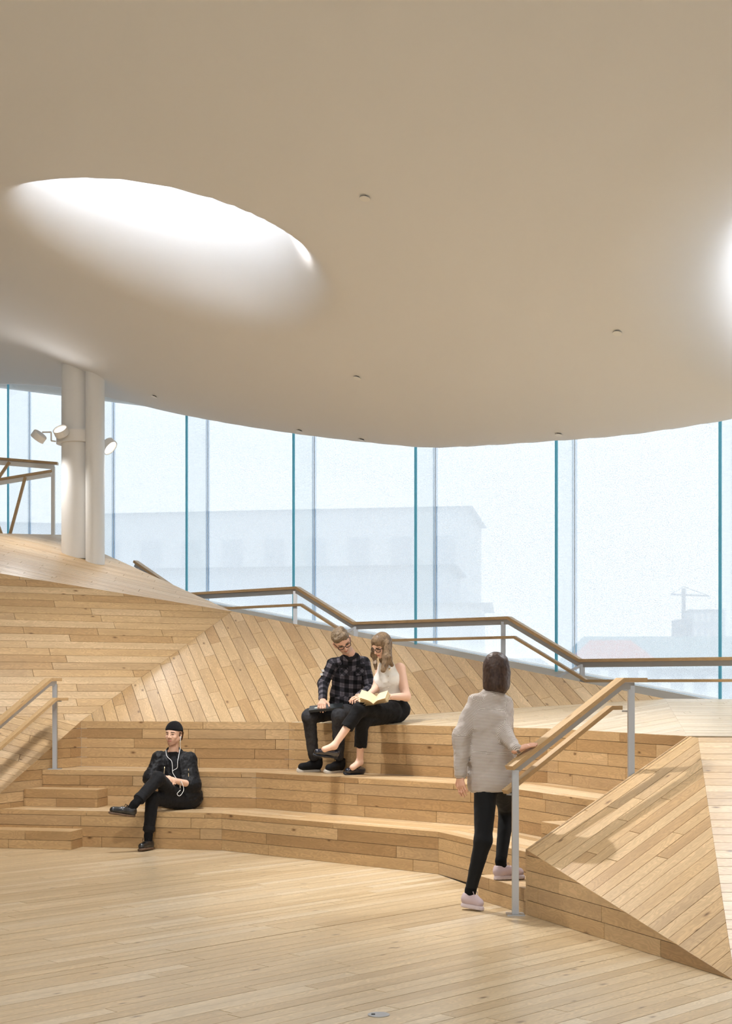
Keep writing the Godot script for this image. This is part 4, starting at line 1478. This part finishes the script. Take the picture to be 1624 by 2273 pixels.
# bearded man in the checked shirt, laptop on his knees
func reader() -> void:
	var j := J_READER
	var t := thing("person", "person in grey and black checked shirt with glasses, laptop on knees", "person", V(-0.25, 1.188, 13.95), "people on the tiers")
	var skin := lin(230, 184, 158)
	var hb := axes(Vector3(0.3, -0.6, 0.74), Vector3(-0.3, 0.8, 0.5))
	var hc: Vector3 = j.head
	var sx := Vector3(0.97, 0.02, 0.22).normalized() * 1.0
	sx = (j.ls - j.rs).normalized()
	var body := blob([pr(j.pelvis, j.belly, 0.09, 0.09, sx, 1.4), pr(j.belly, j.chest, 0.09, 0.1, sx, 1.4), pr(j.chest, j.neck, 0.09, 0.05, sx, 1.3),
		pr(j.rs, j.re, 0.045, 0.038), pr(j.re, j.rw, 0.037, 0.027), pr(j.ls, j.le, 0.045, 0.038), pr(j.le, j.lw, 0.037, 0.027),
		pr(j.rhip, j.rknee, 0.07, 0.05), pr(j.rknee, j.rank, 0.048, 0.033), pr(j.lhip, j.lknee, 0.07, 0.05), pr(j.lknee, j.lank, 0.048, 0.033)], 0.03, 0.012, 0.0, 10.0, [], func(_w): return skin)
	join(body, blob(head_prims(hc, hb, 1.06, j.neck), 0.014, 0.005, 0.0, 10.0, [], face_paint(hc, hb, 1.06, skin, lin(140, 108, 84), lin(190, 120, 108), lin(206, 178, 158), 0.8)))
	join(body, blob(hand_prims(j.rw, j.rh - j.rw, Vector3(-0.1, 0.85, 0.5), -1.0, 0.5, 1.08), 0.008, 0.0045, 0.0, 10.0, [], func(_w): return skin))
	join(body, blob(hand_prims(j.lw, j.lh - j.lw, Vector3(0.1, 0.8, -0.5), 1.0, 0.5, 1.08), 0.008, 0.0045, 0.0, 10.0, [], func(_w): return skin))
	obj("body", body.mesh(painted()), t)
	# shirt
	var shirt := mat(Color.WHITE, 0.85, 0.0, 0.3)
	shirt.albedo_texture = noise_image(96, func(x, y):
		var a := 1 if (x / 48) % 2 == 0 else 0
		var b := 1 if (y / 48) % 2 == 0 else 0
		var c: Color = [rgb(20, 20, 24), rgb(52, 50, 56), rgb(104, 99, 106)][a + b]
		if x % 48 in [22, 23, 24] or y % 48 in [22, 23, 24]:
			c = c.lerp(rgb(34, 33, 38), 0.5)
		return c)
	shirt.uv1_scale = Vector3(1.0 / 0.088, 1.0 / 0.088, 1)
	var shirt_bias := mat(Color.WHITE, 0.85, 0.0, 0.3)
	shirt_bias.albedo_texture = noise_image(96, func(x, y):
		var a := 1 if ((x + y) / 48) % 2 == 0 else 0
		var b := 1 if ((x - y + 96) / 48) % 2 == 0 else 0
		return [rgb(20, 20, 24), rgb(48, 46, 52), rgb(92, 88, 94)][a + b])
	shirt_bias.uv1_scale = Vector3(1.0 / 0.088, 1.0 / 0.088, 1)
	var sp := [pr(j.pelvis + Vector3(0, 0.03, 0), j.belly, 0.112, 0.115, sx, 1.32), pr(j.belly, j.chest, 0.115, 0.122, sx, 1.38), pr(j.chest, j.neck + Vector3(0, -0.035, -0.01), 0.115, 0.07, sx, 1.5),
		pr(j.neck + Vector3(0, -0.05, -0.02), j.rs + Vector3(0.02, -0.005, 0), 0.055, 0.054), pr(j.neck + Vector3(0, -0.05, -0.02), j.ls + Vector3(-0.02, -0.005, 0), 0.055, 0.054), pr(j.rs + Vector3(0.01, -0.015, 0), j.re, 0.058, 0.054), pr(j.re, j.rw + (j.re - j.rw) * 0.1, 0.052, 0.042), pr(j.ls + Vector3(-0.01, -0.015, 0), j.le, 0.058, 0.054), pr(j.le, j.lw + (j.le - j.lw) * 0.1, 0.052, 0.042)]
	var so := obj("checked_shirt", blob(sp, 0.032, 0.0095, 0.007, 13.0, [], null, true).mesh(shirt), t)
	var collar := blob([pr(j.neck + Vector3(-0.05, 0.0, 0.035), j.neck + Vector3(0.0, 0.03, -0.05), 0.024, 0.024), pr(j.neck + Vector3(0.06, 0.0, 0.03), j.neck + Vector3(0.0, 0.03, -0.05), 0.024, 0.024), pr(j.neck + Vector3(-0.05, 0.0, 0.035), j.neck + Vector3(-0.012, -0.045, 0.085), 0.02, 0.012), pr(j.neck + Vector3(0.06, 0.0, 0.03), j.neck + Vector3(0.0, -0.045, 0.085), 0.02, 0.012)], 0.01, 0.006)
	obj("collar", collar.mesh(soft(rgb(30, 30, 34), 0.85)), so)
	var f := sx.cross(Vector3.UP).normalized()
	if f.z < 0.0:
		f = -f
	for e in [-1.0, 1.0]:
		var pk := MB.new()
		var pc: Vector3 = j.chest + sx * 0.082 * e + Vector3(0, 0.02, 0) + f * 0.127
		pk.box(Vector3.ZERO, sx * 0.046, Vector3(0, 0.052, 0) - f * 0.006, f * 0.003)
		obj("breast_pocket", pk.mesh(shirt_bias), so, pc)
		var fl := MB.new()
		fl.box(Vector3.ZERO, sx * 0.048, Vector3(0, 0.016, 0), f * 0.003)
		obj("pocket_flap", fl.mesh(soft(rgb(24, 24, 28), 0.85)), so, pc + Vector3(0, 0.045, 0) + f * 0.005)
	var patch := MB.new()
	patch.box(Vector3.ZERO, Vector3(0.012, 0, 0.02), Vector3(0, 0.012, 0), Vector3(-0.002, 0, 0.001))
	for k in 2:
		obj("sleeve_patch", patch.mesh(mat(rgb(226, 226, 226), 0.7)), so, j.rs + (j.re - j.rs) * (0.36 + 0.18 * k) + Vector3(-0.052, 0.0, 0.035))
	# jeans, boots
	var jeans := painted(0.8)
	var jp := func(w: Vector3) -> Color: return lin(36, 36, 40).lerp(lin(74, 74, 78), clampf(0.35 + 0.6 * noise.get_noise_3dv(w * 7.0) + 0.3 * noise.get_noise_3dv(w * 40.0), 0.0, 1.0))
	obj("jeans", blob([pr(j.pelvis, j.pelvis + Vector3(0, 0.04, 0), 0.112, 0.11, sx, 1.28), pr(j.rhip, j.rknee, 0.088, 0.074), pr(j.rknee, j.rank, 0.07, 0.052), pr(j.lhip, j.lknee, 0.088, 0.074), pr(j.lknee, j.lank, 0.07, 0.052)], 0.025, 0.0095, 0.008, 15.0, [], jp).mesh(jeans), t)
	var canvas := soft(rgb(24, 24, 26), 0.8)
	var rubber := mat(rgb(196, 188, 176), 0.6)
	shoe(t, j.rheel, j.rtoe, j.rank, 0.05, 0.15, canvas, rubber, canvas, 0.036)
	shoe(t, j.lheel, j.ltoe, j.lank, 0.05, 0.15, canvas, rubber, canvas, 0.036)
	# short swept hair
	var hp := [pr(hc + hb * Vector3(0, 0.05, -0.035), hc + hb * Vector3(0, 0.062, 0.015), 0.087, 0.08), pr(hc + hb * Vector3(-0.02, 0.125, 0.03), hc + hb * Vector3(0.03, 0.12, -0.03), 0.03, 0.036), pr(hc + hb * Vector3(-0.045, 0.1, 0.068), hc + hb * Vector3(0.035, 0.112, 0.058), 0.026, 0.024),
		pr(hc + hb * Vector3(0, -0.03, 0.095), hc + hb * Vector3(0, 0.03, 0.1), 0.066, 0.052, Vector3.ZERO, 1.0, true), pr(hc + hb * Vector3(0.09, -0.035, 0.02), hc + hb * Vector3(0.09, -0.02, 0.03), 0.045, 0.04, Vector3.ZERO, 1.0, true), pr(hc + hb * Vector3(-0.09, -0.035, 0.02), hc + hb * Vector3(-0.09, -0.02, 0.03), 0.045, 0.04, Vector3.ZERO, 1.0, true)]
	obj("hair", blob(hp, 0.02, 0.0055, 0.007, 45.0, [[hc + hb * Vector3(0, -0.035, 0), hb * Vector3(0, -1, 0)]], hair_paint(lin(88, 73, 57), lin(158, 137, 110), hb * Vector3(0.2, 0.3, -0.9))).mesh(painted(0.5)), t)
	glasses(t, hc, hb, 1.08, M.dark)
	# laptop lying shut on his knees
	var at: Vector3 = t.position + (j.rknee + j.lknee) * 0.5 + Vector3(0.02, 0.075, -0.03)
	var lp := thing("laptop", "closed black laptop lying on the checked-shirt person's knees", "laptop", at)
	var lx := Vector3(0.94, 0.09, 0.02).normalized()
	var lz := Vector3(-0.3, -0.2, 0.95)
	lz = (lz - lx * lz.dot(lx)).normalized()
	var ly := lz.cross(lx).normalized()
	var b1 := MB.new()
	b1.box(Vector3.ZERO, lx * 0.165, ly * 0.007, lz * 0.115)
	obj("base", b1.mesh(mat(rgb(26, 28, 30), 0.4)), lp)
	var b2 := MB.new()
	b2.box(ly * 0.012, lx * 0.165, ly * 0.0045, lz * 0.115)
	var lid := obj("lid", b2.mesh(mat(rgb(22, 27, 29), 0.35)), lp)
	var st := MB.new()
	st.lathe(ly * 0.0166 - lx * 0.085 + lz * 0.02, ly, [Vector2(0.03, 0), Vector2(0.03, 0.0008), Vector2(0, 0.0008)], 24)
	obj("sticker", st.mesh(mat(rgb(206, 214, 206), 0.6)), lid)

# woman with the open book
func reading_woman() -> void:
	var j := J_WOMANR
	var t := thing("person", "person in white sleeveless blouse with long hair, holding an open book", "person", V(0.28, 1.188, 13.52), "people on the tiers")
	var skin := lin(236, 196, 172)
	var hb := axes(Vector3(-0.62, -0.5, 0.6), Vector3(-0.15, 0.9, 0.3))
	var hc: Vector3 = j.head
	var sx: Vector3 = (j.ls - j.rs).normalized()
	var body := blob([pr(j.pelvis, j.belly, 0.085, 0.075, sx, 1.3), pr(j.belly, j.chest, 0.075, 0.085, sx, 1.3), pr(j.chest, j.neck, 0.08, 0.042, sx, 1.3),
		pr(j.ls, j.le, 0.053, 0.043), pr(j.le, j.lw, 0.042, 0.027), pr(j.rs, j.re, 0.042, 0.036), pr(j.re, j.rw, 0.035, 0.024), pr(j.chest + sx * 0.1 + Vector3(0, 0.07, 0), j.ls, 0.045, 0.046),
		pr(j.rhip, j.rknee, 0.07, 0.05), pr(j.rknee, j.rank, 0.048, 0.031), pr(j.lhip, j.lknee, 0.07, 0.05), pr(j.lknee, j.lank, 0.048, 0.031), pr(j.rank, j.rank + (j.rtoe - j.rheel) * 0.4 + Vector3(0, -0.04, 0), 0.032, 0.03), pr(j.lank, j.lank + (j.ltoe - j.lheel) * 0.4 + Vector3(0, -0.05, 0), 0.032, 0.03)], 0.03, 0.0095, 0.0, 10.0, [], func(_w): return skin)
	join(body, blob(head_prims(hc, hb, 0.95, j.neck), 0.014, 0.005, 0.0, 10.0, [], face_paint(hc, hb, 0.95, skin, lin(120, 92, 70), lin(196, 116, 106), skin, 0.0)))
	join(body, blob(hand_prims(j.lw, j.lh - j.lw, Vector3(0.0, 0.45, 0.8), -1.0, 0.4, 0.9), 0.008, 0.0045, 0.0, 10.0, [], func(_w): return skin))
	join(body, blob(hand_prims(j.rw, j.rh - j.rw, Vector3(0.0, 0.45, 0.8), 1.0, 0.4, 0.9), 0.008, 0.0045, 0.0, 10.0, [], func(_w): return skin))
	obj("body", body.mesh(painted()), t)
	var cream := soft(rgb(250, 248, 243), 0.8)
	var f := sx.cross(Vector3.UP).normalized()
	if f.z < 0.0:
		f = -f
	var bl := obj("blouse", blob([pr(j.belly + Vector3(0, -0.04, 0), j.belly, 0.098, 0.094, sx, 1.3), pr(j.belly, j.chest, 0.094, 0.103, sx, 1.28), pr(j.chest, j.neck + Vector3(0, -0.02, -0.01), 0.1, 0.056, sx, 1.45), pr(j.chest + f * 0.03 + sx * 0.05, j.chest + f * 0.035 + sx * 0.05 + Vector3(0, -0.03, 0), 0.07, 0.068), pr(j.chest + f * 0.03 - sx * 0.05, j.chest + f * 0.035 - sx * 0.05 + Vector3(0, -0.03, 0), 0.07, 0.068)], 0.03, 0.009, 0.005, 16.0, [[j.ls - sx * 0.012, sx]]).mesh(cream), t)
	obj("collar", blob([pr(j.neck + sx * 0.045 + Vector3(0, 0.0, 0), j.neck + f * 0.06 + sx * 0.03 + Vector3(0, -0.045, 0), 0.018, 0.02), pr(j.neck - sx * 0.045, j.neck + f * 0.06 - sx * 0.02 + Vector3(0, -0.045, 0), 0.018, 0.02), pr(j.neck + sx * 0.045, j.neck - f * 0.045 + Vector3(0, 0.01, 0), 0.018, 0.018)], 0.01, 0.006).mesh(cream), bl)
	for k in 4:
		var bn := MB.new()
		bn.lathe(Vector3.ZERO, f, [Vector2(0.006, 0), Vector2(0.006, 0.004), Vector2(0, 0.005)], 10)
		obj("button", bn.mesh(mat(rgb(222, 214, 200), 0.4)), bl, j.chest + f * (0.108 - 0.002 * k) + Vector3(0, 0.03 - 0.055 * k, 0))
	for e in [[0.028, -0.05], [-0.018, -0.055], [0.055, -0.03]]:
		var gm := MB.new()
		gm.lathe(Vector3.ZERO, f, [Vector2(0.007, 0), Vector2(0.005, 0.006), Vector2(0, 0.007)], 6)
		obj("collar_stud", gm.mesh(mat(rgb(170, 140, 70), 0.3, 0.8)), bl, j.neck + sx * e[0] + Vector3(0, e[1], 0) + f * 0.078)
	# cropped trousers
	var k1: Vector3 = j.rknee + (j.rank - j.rknee) * 0.46
	var k2: Vector3 = j.lknee + (j.lank - j.lknee) * 0.52
	obj("cropped_trousers", blob([pr(j.pelvis, j.belly + Vector3(0, -0.03, 0), 0.118, 0.098, sx, 1.22), pr(j.rhip, j.rknee, 0.096, 0.07), pr(j.rknee, k1 + (k1 - j.rknee) * 0.3, 0.067, 0.06), pr(j.lhip, j.lknee, 0.096, 0.07), pr(j.lknee, k2 + (k2 - j.lknee) * 0.3, 0.067, 0.06), pr(j.rknee + (j.rank - j.rknee) * 0.64, j.rank, 0.075, 0.08, Vector3.ZERO, 1.0, true), pr(j.lknee + (j.lank - j.lknee) * 0.74, j.lank, 0.075, 0.08, Vector3.ZERO, 1.0, true)], 0.025, 0.0095, 0.006, 15.0).mesh(soft(rgb(17, 17, 19), 0.85, 0.2)), t)
	var patent := mat(rgb(22, 27, 42), 0.12, 0.0, 0.7)
	var sm := mat(rgb(20, 22, 30), 0.5)
	shoe(t, j.rheel, j.rtoe, j.rank, 0.04, 0.07, patent, sm, sm, 0.02)
	shoe(t, j.lheel, j.ltoe, j.lank, 0.04, 0.07, patent, sm, sm, 0.02)
	# long hair falling over both shoulders
	var H := func(x: float, y: float, z: float) -> Vector3: return hc + hb * Vector3(x, y, z)
	var down := Vector3(0, -1, 0)
	var l0: Vector3 = H.call(0.07, 0.03, -0.005)
	var r0: Vector3 = H.call(-0.068, 0.035, 0.01)
	var hp := [pr(H.call(0, 0.045, -0.034), H.call(0, 0.055, 0.008), 0.087, 0.08),
		pr(l0, l0 + down * 0.13 + Vector3(0.01, 0, 0.02), 0.04, 0.044), pr(l0 + down * 0.13 + Vector3(0.01, 0, 0.02), l0 + down * 0.25 + Vector3(-0.03, 0, 0.055), 0.044, 0.026),
		pr(l0 + down * 0.12, l0 + down * 0.2 + Vector3(0.055, 0, 0.0), 0.04, 0.02),
		pr(r0, r0 + down * 0.12 + Vector3(-0.005, 0, 0.03), 0.03, 0.033), pr(r0 + down * 0.12 + Vector3(-0.005, 0, 0.03), r0 + down * 0.245 + Vector3(0.012, 0, 0.04), 0.033, 0.014),
		pr(H.call(0, 0.0, -0.06), H.call(0, 0.0, -0.06) + down * 0.15, 0.07, 0.06),
		pr(H.call(-0.005, -0.05, 0.13), H.call(-0.005, 0.035, 0.118), 0.062, 0.042, Vector3.ZERO, 1.0, true)]
	obj("hair", blob(hp, 0.022, 0.0055, 0.0035, 30.0, [], hair_paint(lin(82, 65, 50), lin(156, 131, 102), Vector3(0.05, 1, 0.1).normalized())).mesh(painted(0.45)), t)
	glasses(t, hc, hb, 0.97, M.dark)
	# open book on her knee
	var at: Vector3 = t.position + (j.rw + j.lw) * 0.5 + Vector3(-0.02, -0.035, 0.075)
	var bk := thing("book", "open paperback book with cream pages on the reading person's knee", "book", at)
	var bx := Vector3(0.93, 0.16, 0.22).normalized()
	var bz := Vector3(-0.1, -0.35, 0.9)
	bz = (bz - bx * bz.dot(bx)).normalized()
	var by := bz.cross(bx).normalized()
	var paper := mat(rgb(228, 210, 170), 0.85)
	paper.backlight_enabled = true
	paper.backlight = rgb(120, 100, 70)
	var cover := mat(rgb(204, 178, 132), 0.7)
	for s in [-1.0, 1.0]:
		for lay in 5:
			var mb := MB.new()
			var prof := []
			for k in 9:
				var x := k / 8.0
				var lift := 0.022 * sin(minf(1.0, x * 2.2) * PI * 0.55) * (0.2 + 0.2 * lay) + (0.017 * x * lay if s < 0.0 else 0.004 * lay * x)
				prof.append(bx * s * x * (0.14 - 0.004 * lay) + by * (lift + 0.003 * lay))
			for k in 8:
				mb.quad(prof[k] - bz * 0.095, prof[k + 1] - bz * 0.095, prof[k + 1] + bz * 0.095, prof[k] + bz * 0.095, by)
			obj("page" if lay > 0 else "cover", mb.mesh(paper if lay > 0 else cover), bk)

# woman climbing the stair, hand on the rail
func walker() -> void:
	var j := J_WALKER
	var t := thing("person", "person in striped blouse seen from behind, climbing the stair", "person", V(0.8, 0, 9.65), "people on the tiers")
	var skin := lin(222, 172, 146)
	var hb := axes(Vector3(0.3, -0.12, -0.95), Vector3(0.02, 1, -0.1))
	var hc: Vector3 = j.head
	var sx: Vector3 = (j.rs - j.ls).normalized()
	var body := blob([pr(j.pelvis, j.belly, 0.095, 0.085, sx, 1.35), pr(j.belly, j.chest, 0.085, 0.095, sx, 1.3), pr(j.chest, j.neck, 0.09, 0.045, sx, 1.3),
		pr(j.ls + Vector3(0.02, -0.025, 0), j.le, 0.034, 0.034), pr(j.le, j.lw, 0.034, 0.024), pr(j.rs + Vector3(-0.02, -0.025, 0), j.re, 0.034, 0.034), pr(j.re, j.rw, 0.034, 0.024),
		pr(j.rhip, j.rknee, 0.075, 0.05), pr(j.rknee, j.rank, 0.048, 0.033), pr(j.lhip, j.lknee, 0.075, 0.05), pr(j.lknee, j.lank, 0.048, 0.033)], 0.03, 0.012, 0.0, 10.0, [], func(_w): return skin)
	join(body, blob(head_prims(hc, hb, 0.96, j.neck), 0.014, 0.0055, 0.0, 10.0, [], face_paint(hc, hb, 0.96, skin, lin(70, 50, 40), lin(180, 110, 100), skin, 0.0)))
	join(body, blob(hand_prims(j.rw, j.rh - j.rw, Vector3(-0.25, 0.9, 0.2), -1.0, 0.1, 0.95), 0.007, 0.004, 0.0, 10.0, [], func(_w): return skin))
	join(body, blob(hand_prims(j.lw, j.lh - j.lw, Vector3(-0.7, 0.0, 0.6), 1.0, 0.3, 0.95), 0.007, 0.004, 0.0, 10.0, [], func(_w): return skin))
	obj("body", body.mesh(painted()), t)
	# loose striped blouse
	var st := mat(Color.WHITE, 0.85, 0.0, 0.3)
	st.albedo_texture = noise_image(32, func(_x, y): return rgb(214, 205, 197) if y < 18 else rgb(146, 134, 126))
	st.uv1_scale = Vector3(1.0 / 0.0098, 1.0 / 0.0098, 1)
	var lean := Vector3(-0.22, 1.0, 0.0).normalized()
	var hem: Vector3 = j.pelvis + Vector3(0.0, -0.035, 0.0)
	var tilt := sx.rotated(Vector3.BACK, 0.22)
	var bp := [pr(hem, j.belly, 0.128, 0.122, sx, 1.38), pr(j.belly, j.chest, 0.122, 0.118, sx, 1.36), pr(j.chest, j.neck + Vector3(0, -0.025, 0), 0.11, 0.06, sx, 1.45), pr(j.neck + Vector3(0, -0.02, 0), j.neck + Vector3(0, 0.015, 0), 0.06, 0.058),
		pr(j.neck + Vector3(0, -0.05, 0), j.rs + Vector3(-0.02, -0.005, 0), 0.055, 0.05), pr(j.neck + Vector3(0, -0.05, 0), j.ls + Vector3(0.02, -0.005, 0), 0.055, 0.05), pr(j.rs + Vector3(-0.015, -0.02, 0), j.re, 0.054, 0.058, Vector3.ZERO, 1.0, false, true), pr(j.re, j.rw + (j.re - j.rw) * 0.08, 0.06, 0.042), pr(j.ls + Vector3(0.015, -0.02, 0), j.le, 0.056, 0.06), pr(j.le, j.lw + (j.le - j.lw) * 0.05, 0.06, 0.045),
		pr(hem + sx * 0.06, j.belly + sx * 0.03, 0.115, 0.1)]
	obj("striped_blouse", blob(bp, 0.035, 0.0095, 0.012, 9.0, [[hem + Vector3(0, -0.055, 0), Vector3(0.05, -1, 0)]], null, true).mesh(st), t)
	obj("leggings", blob([pr(j.pelvis, j.pelvis + Vector3(0, 0.04, 0), 0.108, 0.105, sx, 1.25), pr(j.rhip, j.rknee, 0.086, 0.06), pr(j.rknee, j.rank + (j.rknee - j.rank) * 0.08, 0.06, 0.041), pr(j.lhip, j.lknee, 0.086, 0.061), pr(j.lknee, j.lank + (j.lknee - j.lank) * 0.08, 0.061, 0.041)], 0.025, 0.0095, 0.003, 14.0).mesh(soft(rgb(22, 23, 25), 0.85, 0.25)), t)
	for e in [[j.rknee, j.rank, j.rheel, j.rtoe], [j.lknee, j.lank, j.lheel, j.ltoe]]:
		obj("sock", blob([pr(e[1] + (e[0] - e[1]) * 0.2, e[1], 0.04, 0.038), pr(e[1], e[2] + (e[3] - e[2]) * 0.2 + (e[1] - e[2]).normalized() * 0.05, 0.038, 0.037)], 0.015, 0.007).mesh(soft(rgb(12, 12, 14), 0.95)), t)
	var pink := soft(rgb(196, 176, 178), 0.75)
	var solem := mat(rgb(206, 190, 190), 0.7)
	shoe(t, j.rheel, j.rtoe, j.rank, 0.043, 0.1, pink, solem, pink, 0.03)
	shoe(t, j.lheel, j.ltoe, j.lank, 0.043, 0.1, pink, solem, pink, 0.03)
	# straight bob
	var H := func(x: float, y: float, z: float) -> Vector3: return hc + hb * Vector3(x, y, z)
	var hp := [pr(H.call(0, 0.05, -0.02), H.call(0, 0.055, 0.01), 0.09, 0.084), pr(H.call(0, 0.0, -0.028), H.call(0, -0.1, -0.03), 0.092, 0.09), pr(H.call(0.06, 0.0, 0.01), H.call(0.06, -0.1, 0.02), 0.036, 0.03), pr(H.call(-0.06, 0.0, 0.01), H.call(-0.06, -0.1, 0.02), 0.036, 0.03), pr(H.call(0, -0.06, 0.11), H.call(0, 0.02, 0.11), 0.06, 0.05, Vector3.ZERO, 1.0, true)]
	obj("hair", blob(hp, 0.025, 0.0065, 0.004, 25.0, [[H.call(0, -0.15, 0), hb * Vector3(0.1, -1, 0)]], hair_paint(lin(44, 32, 28), lin(84, 64, 54), Vector3.UP)).mesh(painted(0.45)), t)
	glasses(t, hc, hb, 0.97, mat(rgb(200, 200, 205), 0.3, 0.6))

const J_SITTER := {"pelvis": Vector3(0.031, 0.084, -0.080), "belly": Vector3(-0.007, 0.234, -0.100), "chest": Vector3(-0.063, 0.418, -0.150), "neck": Vector3(-0.078, 0.547, -0.160), "head": Vector3(-0.072, 0.718, -0.120), "rs": Vector3(-0.228, 0.504, -0.120), "ls": Vector3(0.095, 0.494, -0.140), "re": Vector3(-0.281, 0.307, -0.000), "rw": Vector3(-0.163, 0.273, 0.140), "le": Vector3(0.129, 0.234, -0.040), "lw": Vector3(-0.019, 0.290, 0.140), "lh": Vector3(-0.076, 0.311, 0.200), "rhip": Vector3(-0.011, 0.084, -0.030), "rknee": Vector3(-0.158, 0.324, 0.320), "rank": Vector3(-0.343, 0.096, 0.580), "rheel": Vector3(-0.340, -0.024, 0.570), "rtoe": Vector3(-0.567, 0.019, 0.670), "lhip": Vector3(0.052, 0.068, -0.060), "lknee": Vector3(-0.217, 0.132, 0.300), "lank": Vector3(-0.243, -0.222, 0.380), "lheel": Vector3(-0.213, -0.350, 0.350), "ltoe": Vector3(-0.293, -0.343, 0.550)}
const J_READER := {"pelvis": Vector3(0.005, 0.121, -0.030), "belly": Vector3(0.050, 0.294, -0.020), "chest": Vector3(0.083, 0.507, 0.030), "neck": Vector3(0.097, 0.676, 0.130), "head": Vector3(0.014, 0.811, 0.250), "rs": Vector3(-0.096, 0.600, 0.110), "ls": Vector3(0.245, 0.615, 0.030), "re": Vector3(-0.177, 0.393, 0.110), "rw": Vector3(-0.173, 0.230, 0.370), "rh": Vector3(-0.186, 0.161, 0.510), "le": Vector3(0.290, 0.349, 0.090), "lw": Vector3(0.179, 0.265, 0.350), "lh": Vector3(0.136, 0.257, 0.450), "rhip": Vector3(-0.077, 0.112, -0.030), "rknee": Vector3(-0.306, 0.075, 0.350), "rank": Vector3(-0.273, -0.323, 0.170), "rheel": Vector3(-0.219, -0.482, 0.050), "rtoe": Vector3(-0.427, -0.480, 0.230), "lhip": Vector3(0.060, 0.113, 0.010), "lknee": Vector3(-0.013, 0.086, 0.470), "lank": Vector3(-0.020, -0.315, 0.330), "lheel": Vector3(0.000, -0.481, 0.210), "ltoe": Vector3(-0.145, -0.481, 0.430)}
const J_WOMANR := {"pelvis": Vector3(0.010, 0.138, -0.030), "belly": Vector3(-0.034, 0.261, -0.020), "chest": Vector3(-0.065, 0.437, 0.020), "neck": Vector3(-0.083, 0.585, 0.060), "head": Vector3(-0.132, 0.753, 0.140), "rs": Vector3(-0.144, 0.524, 0.020), "ls": Vector3(0.049, 0.542, 0.020), "re": Vector3(-0.188, 0.345, 0.060), "rw": Vector3(-0.289, 0.259, 0.360), "rh": Vector3(-0.348, 0.256, 0.420), "le": Vector3(0.107, 0.271, 0.120), "lw": Vector3(-0.057, 0.268, 0.320), "lh": Vector3(-0.131, 0.281, 0.380), "rhip": Vector3(-0.027, 0.131, 0.080), "rknee": Vector3(-0.339, 0.154, 0.440), "rank": Vector3(-0.580, -0.191, 0.520), "rheel": Vector3(-0.551, -0.303, 0.470), "rtoe": Vector3(-0.772, -0.278, 0.560), "lhip": Vector3(0.019, 0.112, -0.010), "lknee": Vector3(-0.319, 0.045, 0.340), "lank": Vector3(-0.341, -0.362, 0.160), "lheel": Vector3(-0.315, -0.485, 0.070), "ltoe": Vector3(-0.487, -0.478, 0.250)}
const J_WALKER := {"pelvis": Vector3(0.084, 0.909, -0.070), "belly": Vector3(0.078, 1.076, -0.080), "chest": Vector3(0.066, 1.313, -0.090), "neck": Vector3(0.089, 1.518, -0.090), "head": Vector3(0.120, 1.658, -0.120), "rs": Vector3(0.195, 1.439, -0.110), "ls": Vector3(-0.052, 1.452, -0.070), "re": Vector3(0.146, 1.245, -0.030), "rw": Vector3(0.233, 1.121, 0.150), "rh": Vector3(0.312, 1.148, 0.135), "le": Vector3(-0.138, 1.214, -0.010), "lw": Vector3(-0.147, 0.935, 0.030), "lh": Vector3(-0.142, 0.864, 0.050), "lhip": Vector3(0.038, 0.885, -0.050), "lknee": Vector3(0.010, 0.487, 0.050), "lank": Vector3(-0.072, 0.135, -0.010), "lheel": Vector3(-0.134, 0.019, -0.030), "ltoe": Vector3(0.007, 0.001, 0.050), "rhip": Vector3(0.134, 0.890, -0.070), "rknee": Vector3(0.222, 0.665, -0.410), "rank": Vector3(0.161, 0.306, -0.250), "rheel": Vector3(0.114, 0.177, -0.230), "rtoe": Vector3(0.330, 0.178, -0.270)}
